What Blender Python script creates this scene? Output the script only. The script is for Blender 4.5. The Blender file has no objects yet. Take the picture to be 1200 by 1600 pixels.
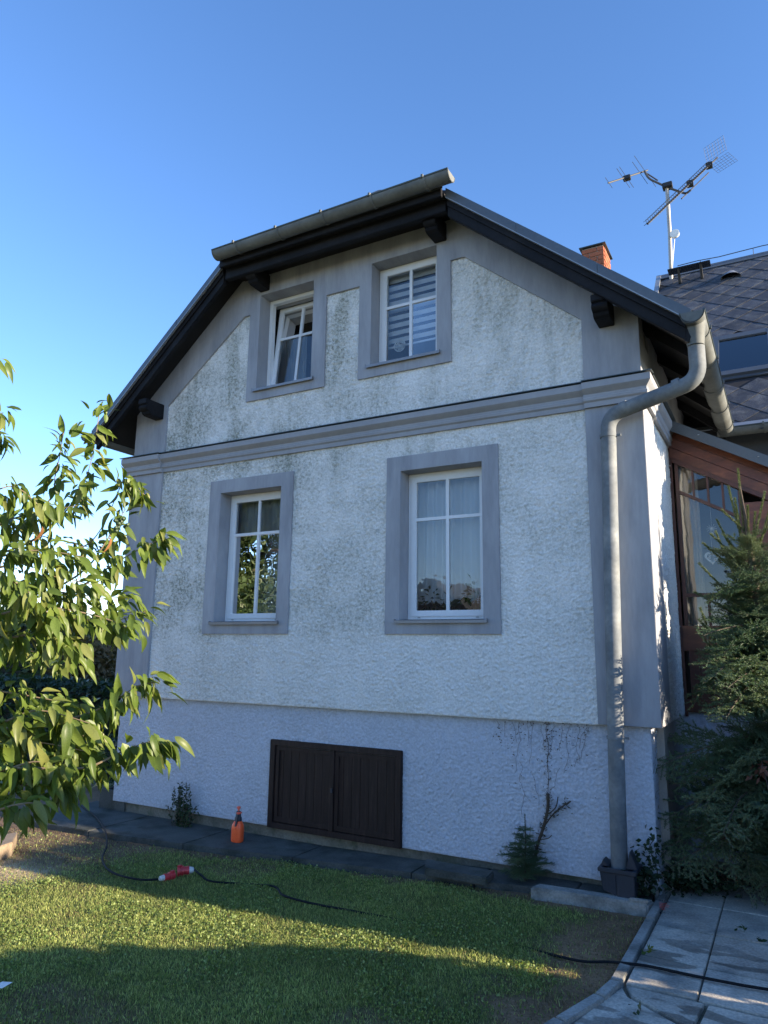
import bpy, bmesh, math, random
import numpy as np
from mathutils import Vector, Matrix, Euler
from mathutils.geometry import tessellate_polygon

random.seed(7); RNG = np.random.default_rng(7)
S = bpy.context.scene
COL = S.collection
R = math.radians

# ------------------------------------------------------------------ camera, sky, sun, exposure
F_PX, YAW, PITCH, ROLL = 1114.0, R(29.353), R(11.034), R(0.813)
CAM = np.array([0.990, -6.506, 1.6])
_c, _s = math.cos(YAW), math.sin(YAW); _cp, _sp = math.cos(PITCH), math.sin(PITCH)
_f = np.array([-_s*_cp, _c*_cp, _sp]); _r = np.array([_c, _s, 0.0]); _u = np.cross(_r, _f)
_R = math.cos(ROLL)*_r + math.sin(ROLL)*_u; _U = -math.sin(ROLL)*_r + math.cos(ROLL)*_u
cam_data = bpy.data.cameras.new('camera'); cam = bpy.data.objects.new('camera', cam_data); COL.objects.link(cam)
cam_data.sensor_fit = 'VERTICAL'; cam_data.sensor_height = 36.0; cam_data.lens = F_PX/1600*36.0
cam_data.clip_start = 0.05; cam_data.clip_end = 2000
cam.matrix_world = Matrix(((_R[0], _U[0], -_f[0], CAM[0]), (_R[1], _U[1], -_f[1], CAM[1]), (_R[2], _U[2], -_f[2], CAM[2]), (0, 0, 0, 1)))
S.camera = cam

SUN_ELEV, SUN_AZ = R(14.0), R(4.4)           # azimuth from +x towards +y
world = bpy.data.worlds.new('World'); S.world = world; world.use_nodes = True
nt = world.node_tree; sky = nt.nodes.new('ShaderNodeTexSky'); sky.sky_type = 'NISHITA'; sky.sun_disc = False
sky.sun_elevation = SUN_ELEV; sky.sun_rotation = R(90) - SUN_AZ
sky.air_density = 1.0; sky.altitude = 1500; sky.dust_density = 0.0; sky.ozone_density = 3.0
hs = nt.nodes.new('ShaderNodeHueSaturation'); hs.inputs['Saturation'].default_value = 1.12
wb = nt.nodes.new('ShaderNodeVectorMath'); wb.operation = 'MULTIPLY'; wb.inputs[1].default_value = (1.12, .945, .97)      # the camera's white balance
nt.links.new(sky.outputs[0], hs.inputs['Color']); nt.links.new(hs.outputs[0], wb.inputs[0]); nt.links.new(wb.outputs[0], nt.nodes['Background'].inputs[0]); nt.nodes['Background'].inputs[1].default_value = 0.15
sd = bpy.data.lights.new('sun', 'SUN'); sd.energy = 5.0; sd.angle = R(0.5); sd.color = (1.0, 0.84, 0.63)
sun = bpy.data.objects.new('sun', sd); COL.objects.link(sun)
sdir = Vector((math.cos(SUN_ELEV)*math.cos(SUN_AZ), math.cos(SUN_ELEV)*math.sin(SUN_AZ), math.sin(SUN_ELEV)))
sun.rotation_euler = sdir.to_track_quat('Z', 'Y').to_euler()
S.view_settings.view_transform = 'Standard'; S.view_settings.look = 'None'
S.view_settings.gamma = 1; S.view_settings.use_curve_mapping = False
S.view_settings.exposure = 1.57
S.render.engine = 'CYCLES'
S.cycles.max_bounces = 8; S.cycles.transparent_max_bounces = 16

# measured points of the place: a photo pixel and the plane it lies on give the point in metres
def _ray(u, v): return _R*((u-600)/F_PX) - _U*((v-800)/F_PX) + _f
def aty(u, v, y): d = _ray(u, v); return CAM + d*((y-CAM[1])/d[1])
def atx(u, v, x): d = _ray(u, v); return CAM + d*((x-CAM[0])/d[0])
def atz(u, v, z): d = _ray(u, v); return CAM + d*((z-CAM[2])/d[2])
def atd(u, v, dist): return CAM + _ray(u, v)*dist
def atpl(u, v, n, dd):
    d = _ray(u, v); n = np.array(n, float); return CAM + d*((dd-n@CAM)/(n@d))

# ------------------------------------------------------------------ noise in numpy (for relief and masks)
_T = RNG.random((256, 256))
def vnoise(x, y, s=0):
    x = np.asarray(x, float)+s*17.3; y = np.asarray(y, float)+s*31.7
    xi = np.floor(x).astype(int); yi = np.floor(y).astype(int); fx = x-xi; fy = y-yi
    fx = fx*fx*(3-2*fx); fy = fy*fy*(3-2*fy)
    a = _T[xi & 255, yi & 255]; b = _T[(xi+1) & 255, yi & 255]; c = _T[xi & 255, (yi+1) & 255]; d = _T[(xi+1) & 255, (yi+1) & 255]
    return (a*(1-fx)+b*fx)*(1-fy) + (c*(1-fx)+d*fx)*fy
def fbm(x, y, o=4, s=0):
    t = 0; amp = .5; 
    for i in range(o): t = t+amp*vnoise(np.asarray(x)*2**i, np.asarray(y)*2**i, s+i); amp *= .5
    return t/(1-.5**o)
def sst(a, b, x): t = np.clip((np.asarray(x, float)-a)/(b-a), 0, 1); return t*t*(3-2*t)

# ------------------------------------------------------------------ materials
def new_mat(name):
    m = bpy.data.materials.new(name); m.use_nodes = True; n = m.node_tree
    return m, n, n.nodes['Principled BSDF']
def N(n, t, **kw):
    q = n.nodes.new(t)
    for k, v in kw.items(): setattr(q, k, v)
    return q
def mat(name, col, rough=.7, var=.12, vscale=3., fine=.08, fscale=60., bump=0., bscale=40., metal=0., spec=.5, stretch=None, tint=None, coords='pos', rand=0.):
    """Principled material whose colour wanders at a large and a fine scale, with a little bump."""
    m, n, p = new_mat(name); L = n.links
    if coords == 'pos': src = N(n, 'ShaderNodeNewGeometry').outputs['Position']
    else: src = N(n, 'ShaderNodeTexCoord').outputs['Object']
    if stretch:
        mp = N(n, 'ShaderNodeMapping'); mp.inputs['Scale'].default_value = stretch; L.new(src, mp.inputs[0]); src = mp.outputs[0]
    a = N(n, 'ShaderNodeTexNoise'); a.inputs['Scale'].default_value = vscale; a.inputs['Detail'].default_value = 5; L.new(src, a.inputs[0])
    b = N(n, 'ShaderNodeTexNoise'); b.inputs['Scale'].default_value = fscale; b.inputs['Detail'].default_value = 3; L.new(src, b.inputs[0])
    m1 = N(n, 'ShaderNodeMapRange'); m1.inputs['From Min'].default_value = .3; m1.inputs['From Max'].default_value = .7
    m1.inputs['To Min'].default_value = 1-var; m1.inputs['To Max'].default_value = 1+var; L.new(a.outputs[0], m1.inputs[0])
    m2 = N(n, 'ShaderNodeMapRange'); m2.inputs['From Min'].default_value = .3; m2.inputs['From Max'].default_value = .7
    m2.inputs['To Min'].default_value = 1-fine; m2.inputs['To Max'].default_value = 1+fine; L.new(b.outputs[0], m2.inputs[0])
    mu = N(n, 'ShaderNodeMath', operation='MULTIPLY'); L.new(m1.outputs[0], mu.inputs[0]); L.new(m2.outputs[0], mu.inputs[1])
    fac = mu.outputs[0]
    if rand:
        oi = N(n, 'ShaderNodeObjectInfo'); m3 = N(n, 'ShaderNodeMapRange'); m3.inputs['To Min'].default_value = 1-rand; m3.inputs['To Max'].default_value = 1+rand
        L.new(oi.outputs['Random'], m3.inputs[0]); mm = N(n, 'ShaderNodeMath', operation='MULTIPLY'); L.new(fac, mm.inputs[0]); L.new(m3.outputs[0], mm.inputs[1]); fac = mm.outputs[0]
    if tint is not None:
        mx = N(n, 'ShaderNodeMix', data_type='RGBA'); mx.inputs[6].default_value = (*col, 1); mx.inputs[7].default_value = (*tint, 1)
        c = N(n, 'ShaderNodeTexNoise'); c.inputs['Scale'].default_value = vscale*1.7; c.inputs['Detail'].default_value = 6; L.new(src, c.inputs[0])
        r = N(n, 'ShaderNodeMapRange'); r.inputs['From Min'].default_value = .48; r.inputs['From Max'].default_value = .68; L.new(c.outputs[0], r.inputs[0]); L.new(r.outputs[0], mx.inputs[0])
        base = mx.outputs[2]
    else:
        rgb = N(n, 'ShaderNodeRGB'); rgb.outputs[0].default_value = (*col, 1); base = rgb.outputs[0]
    vm = N(n, 'ShaderNodeVectorMath', operation='SCALE'); L.new(base, vm.inputs[0]); L.new(fac, vm.inputs['Scale'])
    L.new(vm.outputs[0], p.inputs['Base Color'])
    p.inputs['Roughness'].default_value = rough; p.inputs['Metallic'].default_value = metal; p.inputs['Specular IOR Level'].default_value = spec
    if bump:
        d = N(n, 'ShaderNodeTexNoise'); d.inputs['Scale'].default_value = bscale; d.inputs['Detail'].default_value = 4; L.new(src, d.inputs[0])
        bp = N(n, 'ShaderNodeBump'); bp.inputs['Strength'].default_value = 1; bp.inputs['Distance'].default_value = bump; L.new(d.outputs[0], bp.inputs['Height']); L.new(bp.outputs[0], p.inputs['Normal'])
    return m
def attr_mat(name, rough=.8, fine=.15, fscale=40., bump=0., bscale=60., trans=0., spec=.3):
    """Base colour from the mesh's own colour attribute 'Col' (soil, turf, blades), with fine noise."""
    m, n, p = new_mat(name); L = n.links
    at = N(n, 'ShaderNodeAttribute'); at.attribute_name = 'Col'
    g = N(n, 'ShaderNodeNewGeometry'); b = N(n, 'ShaderNodeTexNoise'); b.inputs['Scale'].default_value = fscale; b.inputs['Detail'].default_value = 4; L.new(g.outputs['Position'], b.inputs[0])
    m2 = N(n, 'ShaderNodeMapRange'); m2.inputs['From Min'].default_value = .3; m2.inputs['From Max'].default_value = .7
    m2.inputs['To Min'].default_value = 1-fine; m2.inputs['To Max'].default_value = 1+fine; L.new(b.outputs[0], m2.inputs[0])
    vm = N(n, 'ShaderNodeVectorMath', operation='SCALE'); L.new(at.outputs['Color'], vm.inputs[0]); L.new(m2.outputs[0], vm.inputs['Scale'])
    L.new(vm.outputs[0], p.inputs['Base Color']); p.inputs['Roughness'].default_value = rough; p.inputs['Specular IOR Level'].default_value = spec
    if bump:
        d = N(n, 'ShaderNodeTexNoise'); d.inputs['Scale'].default_value = bscale; d.inputs['Detail'].default_value = 5; L.new(g.outputs['Position'], d.inputs[0])
        bp = N(n, 'ShaderNodeBump'); bp.inputs['Distance'].default_value = bump; L.new(d.outputs[0], bp.inputs['Height']); L.new(bp.outputs[0], p.inputs['Normal'])
    if trans:
        tr = N(n, 'ShaderNodeBsdfTranslucent'); L.new(vm.outputs[0], tr.inputs[0]); mx = N(n, 'ShaderNodeMixShader'); mx.inputs[0].default_value = trans
        L.new(p.outputs[0], mx.inputs[1]); L.new(tr.outputs[0], mx.inputs[2]); L.new(mx.outputs[0], n.nodes['Material Output'].inputs[0])
    return m
def leaf_mat(name, cols, trans=.35, rough=.45, tcol=1.25, rand_src='obj'):
    m, n, p = new_mat(name); L = n.links
    if rand_src == 'obj': f = N(n, 'ShaderNodeObjectInfo').outputs['Random']
    else: f = N(n, 'ShaderNodeNewGeometry').outputs['Random Per Island']
    r = N(n, 'ShaderNodeValToRGB'); e = r.color_ramp.elements
    while len(e) < len(cols): e.new(.5)
    for i, c in enumerate(cols): e[i].position = i/(len(cols)-1); e[i].color = (*c, 1)
    L.new(f, r.inputs[0])
    tc = N(n, 'ShaderNodeTexCoord'); no = N(n, 'ShaderNodeTexNoise'); no.inputs['Scale'].default_value = 25; L.new(tc.outputs['Object'], no.inputs[0])
    mr = N(n, 'ShaderNodeMapRange'); mr.inputs['To Min'].default_value = .7; mr.inputs['To Max'].default_value = 1.3; L.new(no.outputs[0], mr.inputs[0])
    vm = N(n, 'ShaderNodeVectorMath', operation='SCALE'); L.new(r.outputs[0], vm.inputs[0]); L.new(mr.outputs[0], vm.inputs['Scale'])
    L.new(vm.outputs[0], p.inputs['Base Color']); p.inputs['Roughness'].default_value = rough; p.inputs['Specular IOR Level'].default_value = .35
    tr = N(n, 'ShaderNodeBsdfTranslucent'); v2 = N(n, 'ShaderNodeVectorMath', operation='MULTIPLY'); v2.inputs[1].default_value = (tcol*1.25, tcol*1.2, tcol*.45)
    L.new(vm.outputs[0], v2.inputs[0]); L.new(v2.outputs[0], tr.inputs[0])
    mx = N(n, 'ShaderNodeMixShader'); mx.inputs[0].default_value = trans
    L.new(p.outputs[0], mx.inputs[1]); L.new(tr.outputs[0], mx.inputs[2]); L.new(mx.outputs[0], n.nodes['Material Output'].inputs[0])
    return m

def render_mat(name, white, dark, tan, dirt=1.0, band=False):
    """Old roughcast: pale lime coat with algae and rain streaks that run down the wall."""
    m, n, p = new_mat(name); L = n.links
    pos = N(n, 'ShaderNodeNewGeometry').outputs['Position']; sx = N(n, 'ShaderNodeSeparateXYZ'); L.new(pos, sx.inputs[0])
    def noise(scale, stretch=(1, 1, 1), detail=6, rough=.6):
        mp = N(n, 'ShaderNodeMapping'); mp.inputs['Scale'].default_value = stretch; L.new(pos, mp.inputs[0])
        q = N(n, 'ShaderNodeTexNoise'); q.inputs['Scale'].default_value = scale; q.inputs['Detail'].default_value = detail; q.inputs['Roughness'].default_value = rough; L.new(mp.outputs[0], q.inputs[0]); return q.outputs[0]
    def rng(s, a, b, c=0., d=1.):
        q = N(n, 'ShaderNodeMapRange', interpolation_type='SMOOTHSTEP'); q.inputs['From Min'].default_value = a; q.inputs['From Max'].default_value = b
        q.inputs['To Min'].default_value = c; q.inputs['To Max'].default_value = d; L.new(s, q.inputs[0]); return q.outputs[0]
    def mul(a, b, op='MULTIPLY'):
        q = N(n, 'ShaderNodeMath', operation=op)
        for i, v in enumerate((a, b)):
            if isinstance(v, (int, float)): q.inputs[i].default_value = v
            else: L.new(v, q.inputs[i])
        return q.outputs[0]
    left = rng(sx.outputs['X'], -6.2, -1.6, 1., .45)                       # the damp side of the wall carries more algae
    streak = rng(noise(1.0, (2.6, 1, .5), 8, .7), .46, .70)
    blot = rng(noise(1.1, (1, 1, 1.1), 9, .72), .36, .62)
    spots = rng(noise(24., (1, 1, 1), 5, .8), .44, .62)
    fac = mul(mul(mul(mul(streak, .42), mul(blot, .85), 'ADD'), left), mul(mul(spots, .85), .30, 'ADD'))
    if band:
        low = rng(sx.outputs['Z'], 1.60, 1.90, .40, 1.)                     # a newer coat at the foot of the wall
        fac = mul(fac, low)
        under = mul(rng(sx.outputs['Z'], 3.1, 3.85, 0., .25), streak); fac = mul(fac, under, 'ADD')
    fac = mul(fac, dirt)
    mx = N(n, 'ShaderNodeMix', data_type='RGBA'); mx.inputs[6].default_value = (*white, 1); mx.inputs[7].default_value = (*dark, 1); L.new(fac, mx.inputs[0])
    g = mul(rng(noise(55., detail=3), .3, .7, .86, 1.08), rng(noise(38., (1, 1, 1.3), 5, .75), .60, .70, 1., .62))
    vm = N(n, 'ShaderNodeVectorMath', operation='SCALE'); L.new(mx.outputs[2], vm.inputs[0]); L.new(g, vm.inputs['Scale'])
    L.new(vm.outputs[0], p.inputs['Base Color']); p.inputs['Roughness'].default_value = .92; p.inputs['Specular IOR Level'].default_value = .2
    bp = N(n, 'ShaderNodeBump'); bp.inputs['Distance'].default_value = .006; L.new(noise(120., detail=3), bp.inputs['Height']); L.new(bp.outputs[0], p.inputs['Normal'])
    return m

M = {}
M['render'] = render_mat('roughcast_white', (.80, .80, .78), (.30, .315, .27), None, 1.3, True)
M['render_side'] = render_mat('roughcast_side', (.74, .74, .72), (.40, .42, .38), None, .6)
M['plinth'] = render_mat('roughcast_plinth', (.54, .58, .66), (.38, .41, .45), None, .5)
M['smooth'] = mat('smooth_grey_plaster', (.315, .325, .35), .75, .13, 1.3, .06, 14, .0016, 70, tint=(.25, .26, .285), stretch=(2.4, 1, .5))
M['cornice'] = mat('cornice_plaster', (.295, .305, .33), .72, .08, 1.5, .05, 20, .001, 90)
M['foundation'] = mat('old_foundation', (.16, .15, .12), .9, .25, 4, .2, 40, .004, 50, tint=(.08, .09, .06))
M['core'] = mat('masonry_core', (.30, .29, .28), .9)
M['room'] = mat('room_plaster', (.35, .33, .30), .9)
M['black_wood'] = mat('black_stained_wood', (.007, .007, .009), .65, .3, 2, .25, 30, .002, 40, stretch=(1, 1, 1), tint=(.012, .012, .014), spec=.25)
M['soffit'] = mat('soffit_boards', (.006, .006, .007), .8, .3, 3, .2, 30)
M['trim'] = mat('verge_sheet_metal', (.10, .115, .13), .38, .08, 1.5, .05, 30, metal=.35)
M['trim_light'] = mat('verge_drip_edge', (.33, .35, .37), .35, .08, 2, .05, 30, metal=.5)
M['gutter'] = mat('weathered_zinc', (.15, .158, .15), .72, .25, 3, .10, 25, metal=.3, tint=(.12, .13, .125))
M['gutter_dark'] = mat('gutter_bead_dark', (.06, .08, .085), .4, metal=.4)
M['pipe'] = mat('painted_downpipe', (.15, .165, .175), .75, .22, 3, .12, 30, metal=.1, tint=(.21, .22, .22))
M['rooftile'] = mat('roof_covering', (.05, .055, .06), .6, .2, 2, .1, 20)
M['slate'] = mat('fibre_slate', (.042, .047, .058), .6, .28, 5, .45, 70, .0015, 60, rand=.30, tint=(.085, .088, .09))
M['slate_bed'] = mat('slate_underlay', (.02, .02, .022), .8)
M['pvc'] = mat('white_window_plastic', (.72, .74, .76), .35, .03, 2, .02, 30)
M['pvc_seal'] = mat('window_rebate', (.28, .28, .28), .6)
M['sill'] = mat('sheet_metal_sill', (.24, .24, .25), .4, .1, 4, metal=.4)
M['door'] = mat('dark_brown_boards', (.019, .010, .009), .6, .3, 2, .3, 30, .002, 40, stretch=(9, 1, .7), tint=(.034, .020, .017), spec=.3)
M['red_wood'] = mat('varnished_red_wood', (.115, .036, .020), .38, .25, 3, .2, 20, .001, 60, stretch=(1, 1, 3), tint=(.17, .06, .028))
M['red_wood_dark'] = mat('dark_red_wood', (.075, .022, .014), .4, .25, 3, .2, 20, stretch=(3, 1, 1))
M['brick'] = mat('chimney_brick', (.36, .115, .055), .85, .2, 4, .2, 50, .003, 60, rand=.2)
M['mortar'] = mat('mortar', (.30, .25, .21), .9)
M['aerial'] = mat('aerial_aluminium', (.07, .07, .07), .5, metal=.5)
M['mast'] = mat('galvanised_mast', (.36, .33, .28), .5, .15, 4, metal=.4)
M['aerial_dark'] = mat('aerial_plastic', (.02, .02, .02), .5)
M['white_plastic'] = mat('white_plastic', (.8, .8, .76), .4)
M['cable'] = mat('rubber_cable', (.010, .012, .015), .75, spec=.2)
M['green_hose'] = mat('green_hose', (.03, .10, .07), .5)
M['red_plastic'] = mat('red_connector_plastic', (.50, .035, .045), .4)
M['grey_plastic'] = mat('pale_grey_plastic', (.55, .56, .56), .45)
M['black_plastic'] = mat('black_plastic', (.028, .034, .048), .45, .2)
M['orange'] = mat('orange_bottle_plastic', (1.0, .13, .035), .38, .05)
M['coral'] = mat('coral_trigger_plastic', (.90, .16, .10), .4, .05)
M['concrete'] = mat('old_concrete', (.085, .088, .08), .9, .3, 2.5, .18, 60, .003, 80, tint=(.045, .05, .04), spec=.25)
M['concrete_light'] = mat('pale_concrete', (.31, .305, .28), .9, .22, 3, .18, 60, .003, 80, tint=(.15, .15, .135))
M['timber'] = mat('sawn_timber', (.24, .18, .12), .8, .2, 8, .15, 40, stretch=(1, 4, 4))
M['bark'] = mat('bark', (.10, .075, .055), .9, .3, 6, .3, 60, .004, 60)
M['twig'] = mat('young_twig', (.20, .15, .09), .8, .3, 10)
M['dead'] = mat('dead_stem', (.075, .055, .04), .9, .3, 10)
M['curtain_beige'] = mat('beige_curtain', (.42, .34, .24), .9, .15, 4)
M['plant_pot'] = mat('plant_pot', (.03, .03, .03), .8)
M['paper'] = mat('white_paper', (.8, .8, .8), .8)
M['ground'] = attr_mat('soil_and_turf', .95, .30, 55, .02, 45)
M['grass'] = attr_mat('grass_blades', .6, .12, 20, 0, 60, .42, .2)
M['leaf'] = leaf_mat('cherry_leaf', [(.065, .10, .020), (.10, .15, .028), (.15, .20, .036), (.08, .125, .026), (.20, .21, .06)], .38, .42)
M['leaf_brown'] = leaf_mat('withered_leaf', [(.30, .13, .05), (.18, .08, .03)], .3)
M['needle'] = leaf_mat('fir_needles', [(.06, .11, .055), (.10, .16, .08), (.17, .22, .115)], .15, .5, 1.0)
M['needle_tip'] = leaf_mat('fir_tips', [(.10, .14, .06), (.15, .18, .075)], .12, .5, 1.0)
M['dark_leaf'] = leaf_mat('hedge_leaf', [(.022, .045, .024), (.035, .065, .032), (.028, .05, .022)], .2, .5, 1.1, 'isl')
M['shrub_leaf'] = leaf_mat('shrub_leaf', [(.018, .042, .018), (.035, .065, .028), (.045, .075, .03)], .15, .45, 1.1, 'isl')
M['clover'] = leaf_mat('clover_leaf', [(.10, .16, .04), (.19, .26, .07), (.34, .40, .16)], .35, .5, 1.1, 'isl')
M['thuja'] = leaf_mat('thuja_foliage', [(.13, .10, .05), (.17, .12, .06), (.09, .085, .04)], .2, .7, 1.0, 'isl')
M['crown'] = leaf_mat('garden_tree_leaf', [(.03, .055, .02), (.05, .08, .028), (.07, .10, .035)], .3, .5, 1.2, 'isl')
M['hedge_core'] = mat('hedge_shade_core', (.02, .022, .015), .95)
M['far_wall'] = mat('neighbour_render', (.62, .50, .36), .9)
M['far_roof'] = mat('neighbour_tiles', (.10, .10, .105), .8)
M['wing_wall'] = mat('wing_wall', (.07, .075, .085), .9)

def glass_mat(name, ior=1.5, k=1.9, tint=(.86, .90, .92)):
    m = bpy.data.materials.new(name); m.use_nodes = True; n = m.node_tree; n.nodes.clear(); L = n.links
    o = N(n, 'ShaderNodeOutputMaterial'); fr = N(n, 'ShaderNodeFresnel'); fr.inputs[0].default_value = ior
    mu = N(n, 'ShaderNodeMath', operation='MULTIPLY'); mu.use_clamp = True; mu.inputs[1].default_value = k; L.new(fr.outputs[0], mu.inputs[0])
    g = N(n, 'ShaderNodeBsdfGlossy'); g.inputs['Roughness'].default_value = .004; t = N(n, 'ShaderNodeBsdfTransparent'); t.inputs[0].default_value = (*tint, 1)
    tc = N(n, 'ShaderNodeNewGeometry'); w = N(n, 'ShaderNodeTexNoise'); w.inputs['Scale'].default_value = 5; L.new(tc.outputs['Position'], w.inputs[0])
    b = N(n, 'ShaderNodeBump'); b.inputs['Distance'].default_value = .0012; L.new(w.outputs[0], b.inputs['Height']); L.new(b.outputs[0], g.inputs['Normal'])
    x = N(n, 'ShaderNodeMixShader'); L.new(mu.outputs[0], x.inputs[0]); L.new(t.outputs[0], x.inputs[1]); L.new(g.outputs[0], x.inputs[2]); L.new(x.outputs[0], o.inputs[0]); return m
M['glass'] = glass_mat('double_glazing', 1.55, 2.3)
def sheer_mat(name, col, op):
    m = bpy.data.materials.new(name); m.use_nodes = True; n = m.node_tree; n.nodes.clear(); L = n.links
    o = N(n, 'ShaderNodeOutputMaterial'); d = N(n, 'ShaderNodeBsdfDiffuse'); d.inputs[0].default_value = (*col, 1)
    tl = N(n, 'ShaderNodeBsdfTranslucent'); tl.inputs[0].default_value = (*col, 1); a = N(n, 'ShaderNodeAddShader') ; mx = N(n, 'ShaderNodeMixShader'); mx.inputs[0].default_value = .3
    L.new(d.outputs[0], mx.inputs[1]); L.new(tl.outputs[0], mx.inputs[2]); n.nodes.remove(a)
    t = N(n, 'ShaderNodeBsdfTransparent'); y = N(n, 'ShaderNodeMixShader'); y.inputs[0].default_value = op
    L.new(t.outputs[0], y.inputs[1]); L.new(mx.outputs[0], y.inputs[2]); L.new(y.outputs[0], o.inputs[0]); return m
M['lace'] = sheer_mat('lace_curtain', (.90, .92, .94), .93)
M['lace_thin'] = sheer_mat('thin_net_curtain', (.75, .78, .76), .55)
M['blind'] = sheer_mat('blind_band', (.85, .87, .88), .95)
M['blind_net'] = sheer_mat('blind_net', (.10, .12, .16), .5)

# ------------------------------------------------------------------ mesh building
def _base(o):
    v = np.zeros(3)
    while o is not None: v += np.array(o.location); o = o.parent
    return v
class MB:
    def __init__(s): s.v = []; s.f = []
    def add(s, vs, fs):
        k = len(s.v); s.v += [tuple(map(float, q)) for q in vs]; s.f += [tuple(i+k for i in f) for f in fs]; return s
    def box(s, x0, x1, y0, y1, z0, z1):
        x0, x1 = sorted((x0, x1)); y0, y1 = sorted((y0, y1)); z0, z1 = sorted((z0, z1))
        return s.add([(x0, y0, z0), (x1, y0, z0), (x1, y1, z0), (x0, y1, z0), (x0, y0, z1), (x1, y0, z1), (x1, y1, z1), (x0, y1, z1)],
                     [(0, 3, 2, 1), (4, 5, 6, 7), (0, 1, 5, 4), (1, 2, 6, 5), (2, 3, 7, 6), (3, 0, 4, 7)])
    def hexa(s, lo, hi):   # two quads, same winding
        n = len(lo); fs = [tuple(range(n))[::-1], tuple(range(n, 2*n))]+[(i, (i+1) % n, n+(i+1) % n, n+i) for i in range(n)]
        return s.add(list(lo)+list(hi), fs)
    def prism(s, outer, holes, fn0, fn1):
        """2-D polygon with holes made solid; fn0/fn1 lift a 2-D point to the two faces."""
        polys = [[Vector((a, b, 0)) for a, b in outer]]+[[Vector((a, b, 0)) for a, b in h] for h in holes]
        flat = [p for q in polys for p in q]; tri = tessellate_polygon(polys); n = len(flat)
        vs = [fn0(p.x, p.y) for p in flat]+[fn1(p.x, p.y) for p in flat]
        fs = [tuple(t) for t in tri]+[tuple(i+n for i in reversed(t)) for t in tri]; k = 0
        for q in polys:
            m = len(q); fs += [(k+i, k+(i+1) % m, n+k+(i+1) % m, n+k+i) for i in range(m)]; k += m
        return s.add(vs, fs)
    def tube(s, path, r, seg=10, cap=True, radii=None):
        P = [Vector(p) for p in path]; n = len(P); rings = []; up = None
        for i, p in enumerate(P):
            d = (P[min(i+1, n-1)]-P[max(i-1, 0)]).normalized()
            if up is None: up = Vector((0, 0, 1)) if abs(d.z) < .9 else Vector((1, 0, 0))
            a = d.cross(up).normalized(); b = a.cross(d).normalized(); up = b
            rr = radii[i] if radii is not None else r
            rings.append([p+(a*math.cos(2*math.pi*j/seg)+b*math.sin(2*math.pi*j/seg))*rr for j in range(seg)])
        vs = [q for ring in rings for q in ring]
        fs = [(i*seg+j, i*seg+(j+1) % seg, (i+1)*seg+(j+1) % seg, (i+1)*seg+j) for i in range(n-1) for j in range(seg)]
        if cap: fs += [tuple(range(seg))[::-1], tuple((n-1)*seg+j for j in range(seg))]
        return s.add(vs, fs)
    def lathe(s, prof, c, seg=20, axis='z'):
        vs = []
        for r, h in prof:
            for j in range(seg):
                a = 2*math.pi*j/seg; vs.append((c[0]+r*math.cos(a), c[1]+r*math.sin(a), c[2]+h))
        n = len(prof); fs = [(i*seg+j, i*seg+(j+1) % seg, (i+1)*seg+(j+1) % seg, (i+1)*seg+j) for i in range(n-1) for j in range(seg)]
        fs += [tuple(range(seg))[::-1], tuple((n-1)*seg+j for j in range(seg))]
        return s.add(vs, fs)
    def build(s, name, m, parent=None, bevel=0., smooth=False, loc=None):
        """ONE mesh object. Vertices are world coordinates; loc (or nothing) gives the object's own origin."""
        off = np.array(loc, float) if loc is not None else (_base(parent) if parent is not None else np.zeros(3))
        me = bpy.data.meshes.new(name); me.from_pydata([tuple(np.array(q)-off) for q in s.v], [], s.f); me.validate()
        bm = bmesh.new(); bm.from_mesh(me); bmesh.ops.recalc_face_normals(bm, faces=bm.faces)
        if bevel: bmesh.ops.bevel(bm, geom=[e for e in bm.edges if len(e.link_faces) == 2 and e.calc_face_angle(0) > .5], offset=bevel, segments=2, affect='EDGES', clamp_overlap=True)
        bm.to_mesh(me); bm.free()
        if smooth: me.shade_smooth(); me.set_sharp_from_angle(angle=R(38))
        o = bpy.data.objects.new(name, me); COL.objects.link(o); me.materials.append(M[m] if isinstance(m, str) else m)
        if parent is not None: o.parent = parent; o.location = tuple(off-_base(parent))
        else: o.location = tuple(off)
        return o
def raw(name, verts, faces_flat, nper, m, parent=None, col=None, smooth=False, loc=(0, 0, 0)):
    """Large mesh straight from numpy arrays (all faces with nper corners); col is a colour per vertex."""
    verts = np.asarray(verts, np.float32); idx = np.asarray(faces_flat, np.int32).ravel(); nf = len(idx)//nper
    me = bpy.data.meshes.new(name); me.vertices.add(len(verts)); me.vertices.foreach_set('co', (verts-np.array(loc, np.float32)).ravel())
    me.loops.add(len(idx)); me.loops.foreach_set('vertex_index', idx); me.polygons.add(nf)
    me.polygons.foreach_set('loop_start', np.arange(0, nf*nper, nper, dtype=np.int32)); me.polygons.foreach_set('loop_total', np.full(nf, nper, np.int32))
    if col is not None:
        a = me.color_attributes.new('Col', 'FLOAT_COLOR', 'POINT'); c = np.ones((len(verts), 4), np.float32); c[:, :3] = col; a.data.foreach_set('color', c.ravel())
    me.update(calc_edges=True)
    if smooth: me.shade_smooth()
    o = bpy.data.objects.new(name, me); COL.objects.link(o); me.materials.append(M[m] if isinstance(m, str) else m)
    if parent is not None: o.parent = parent
    o.location = tuple(np.array(loc)-(_base(parent) if parent is not None else 0)); return o
def empty(name, loc):
    o = bpy.data.objects.new(name, None); o.empty_display_size = .2; COL.objects.link(o); o.location = tuple(map(float, loc)); return o
def tag(o, label=None, cat=None, group=None, kind=None):
    if label: o['label'] = label
    if cat: o['category'] = cat
    if group: o['group'] = group
    if kind: o['kind'] = kind
    return o
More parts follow.
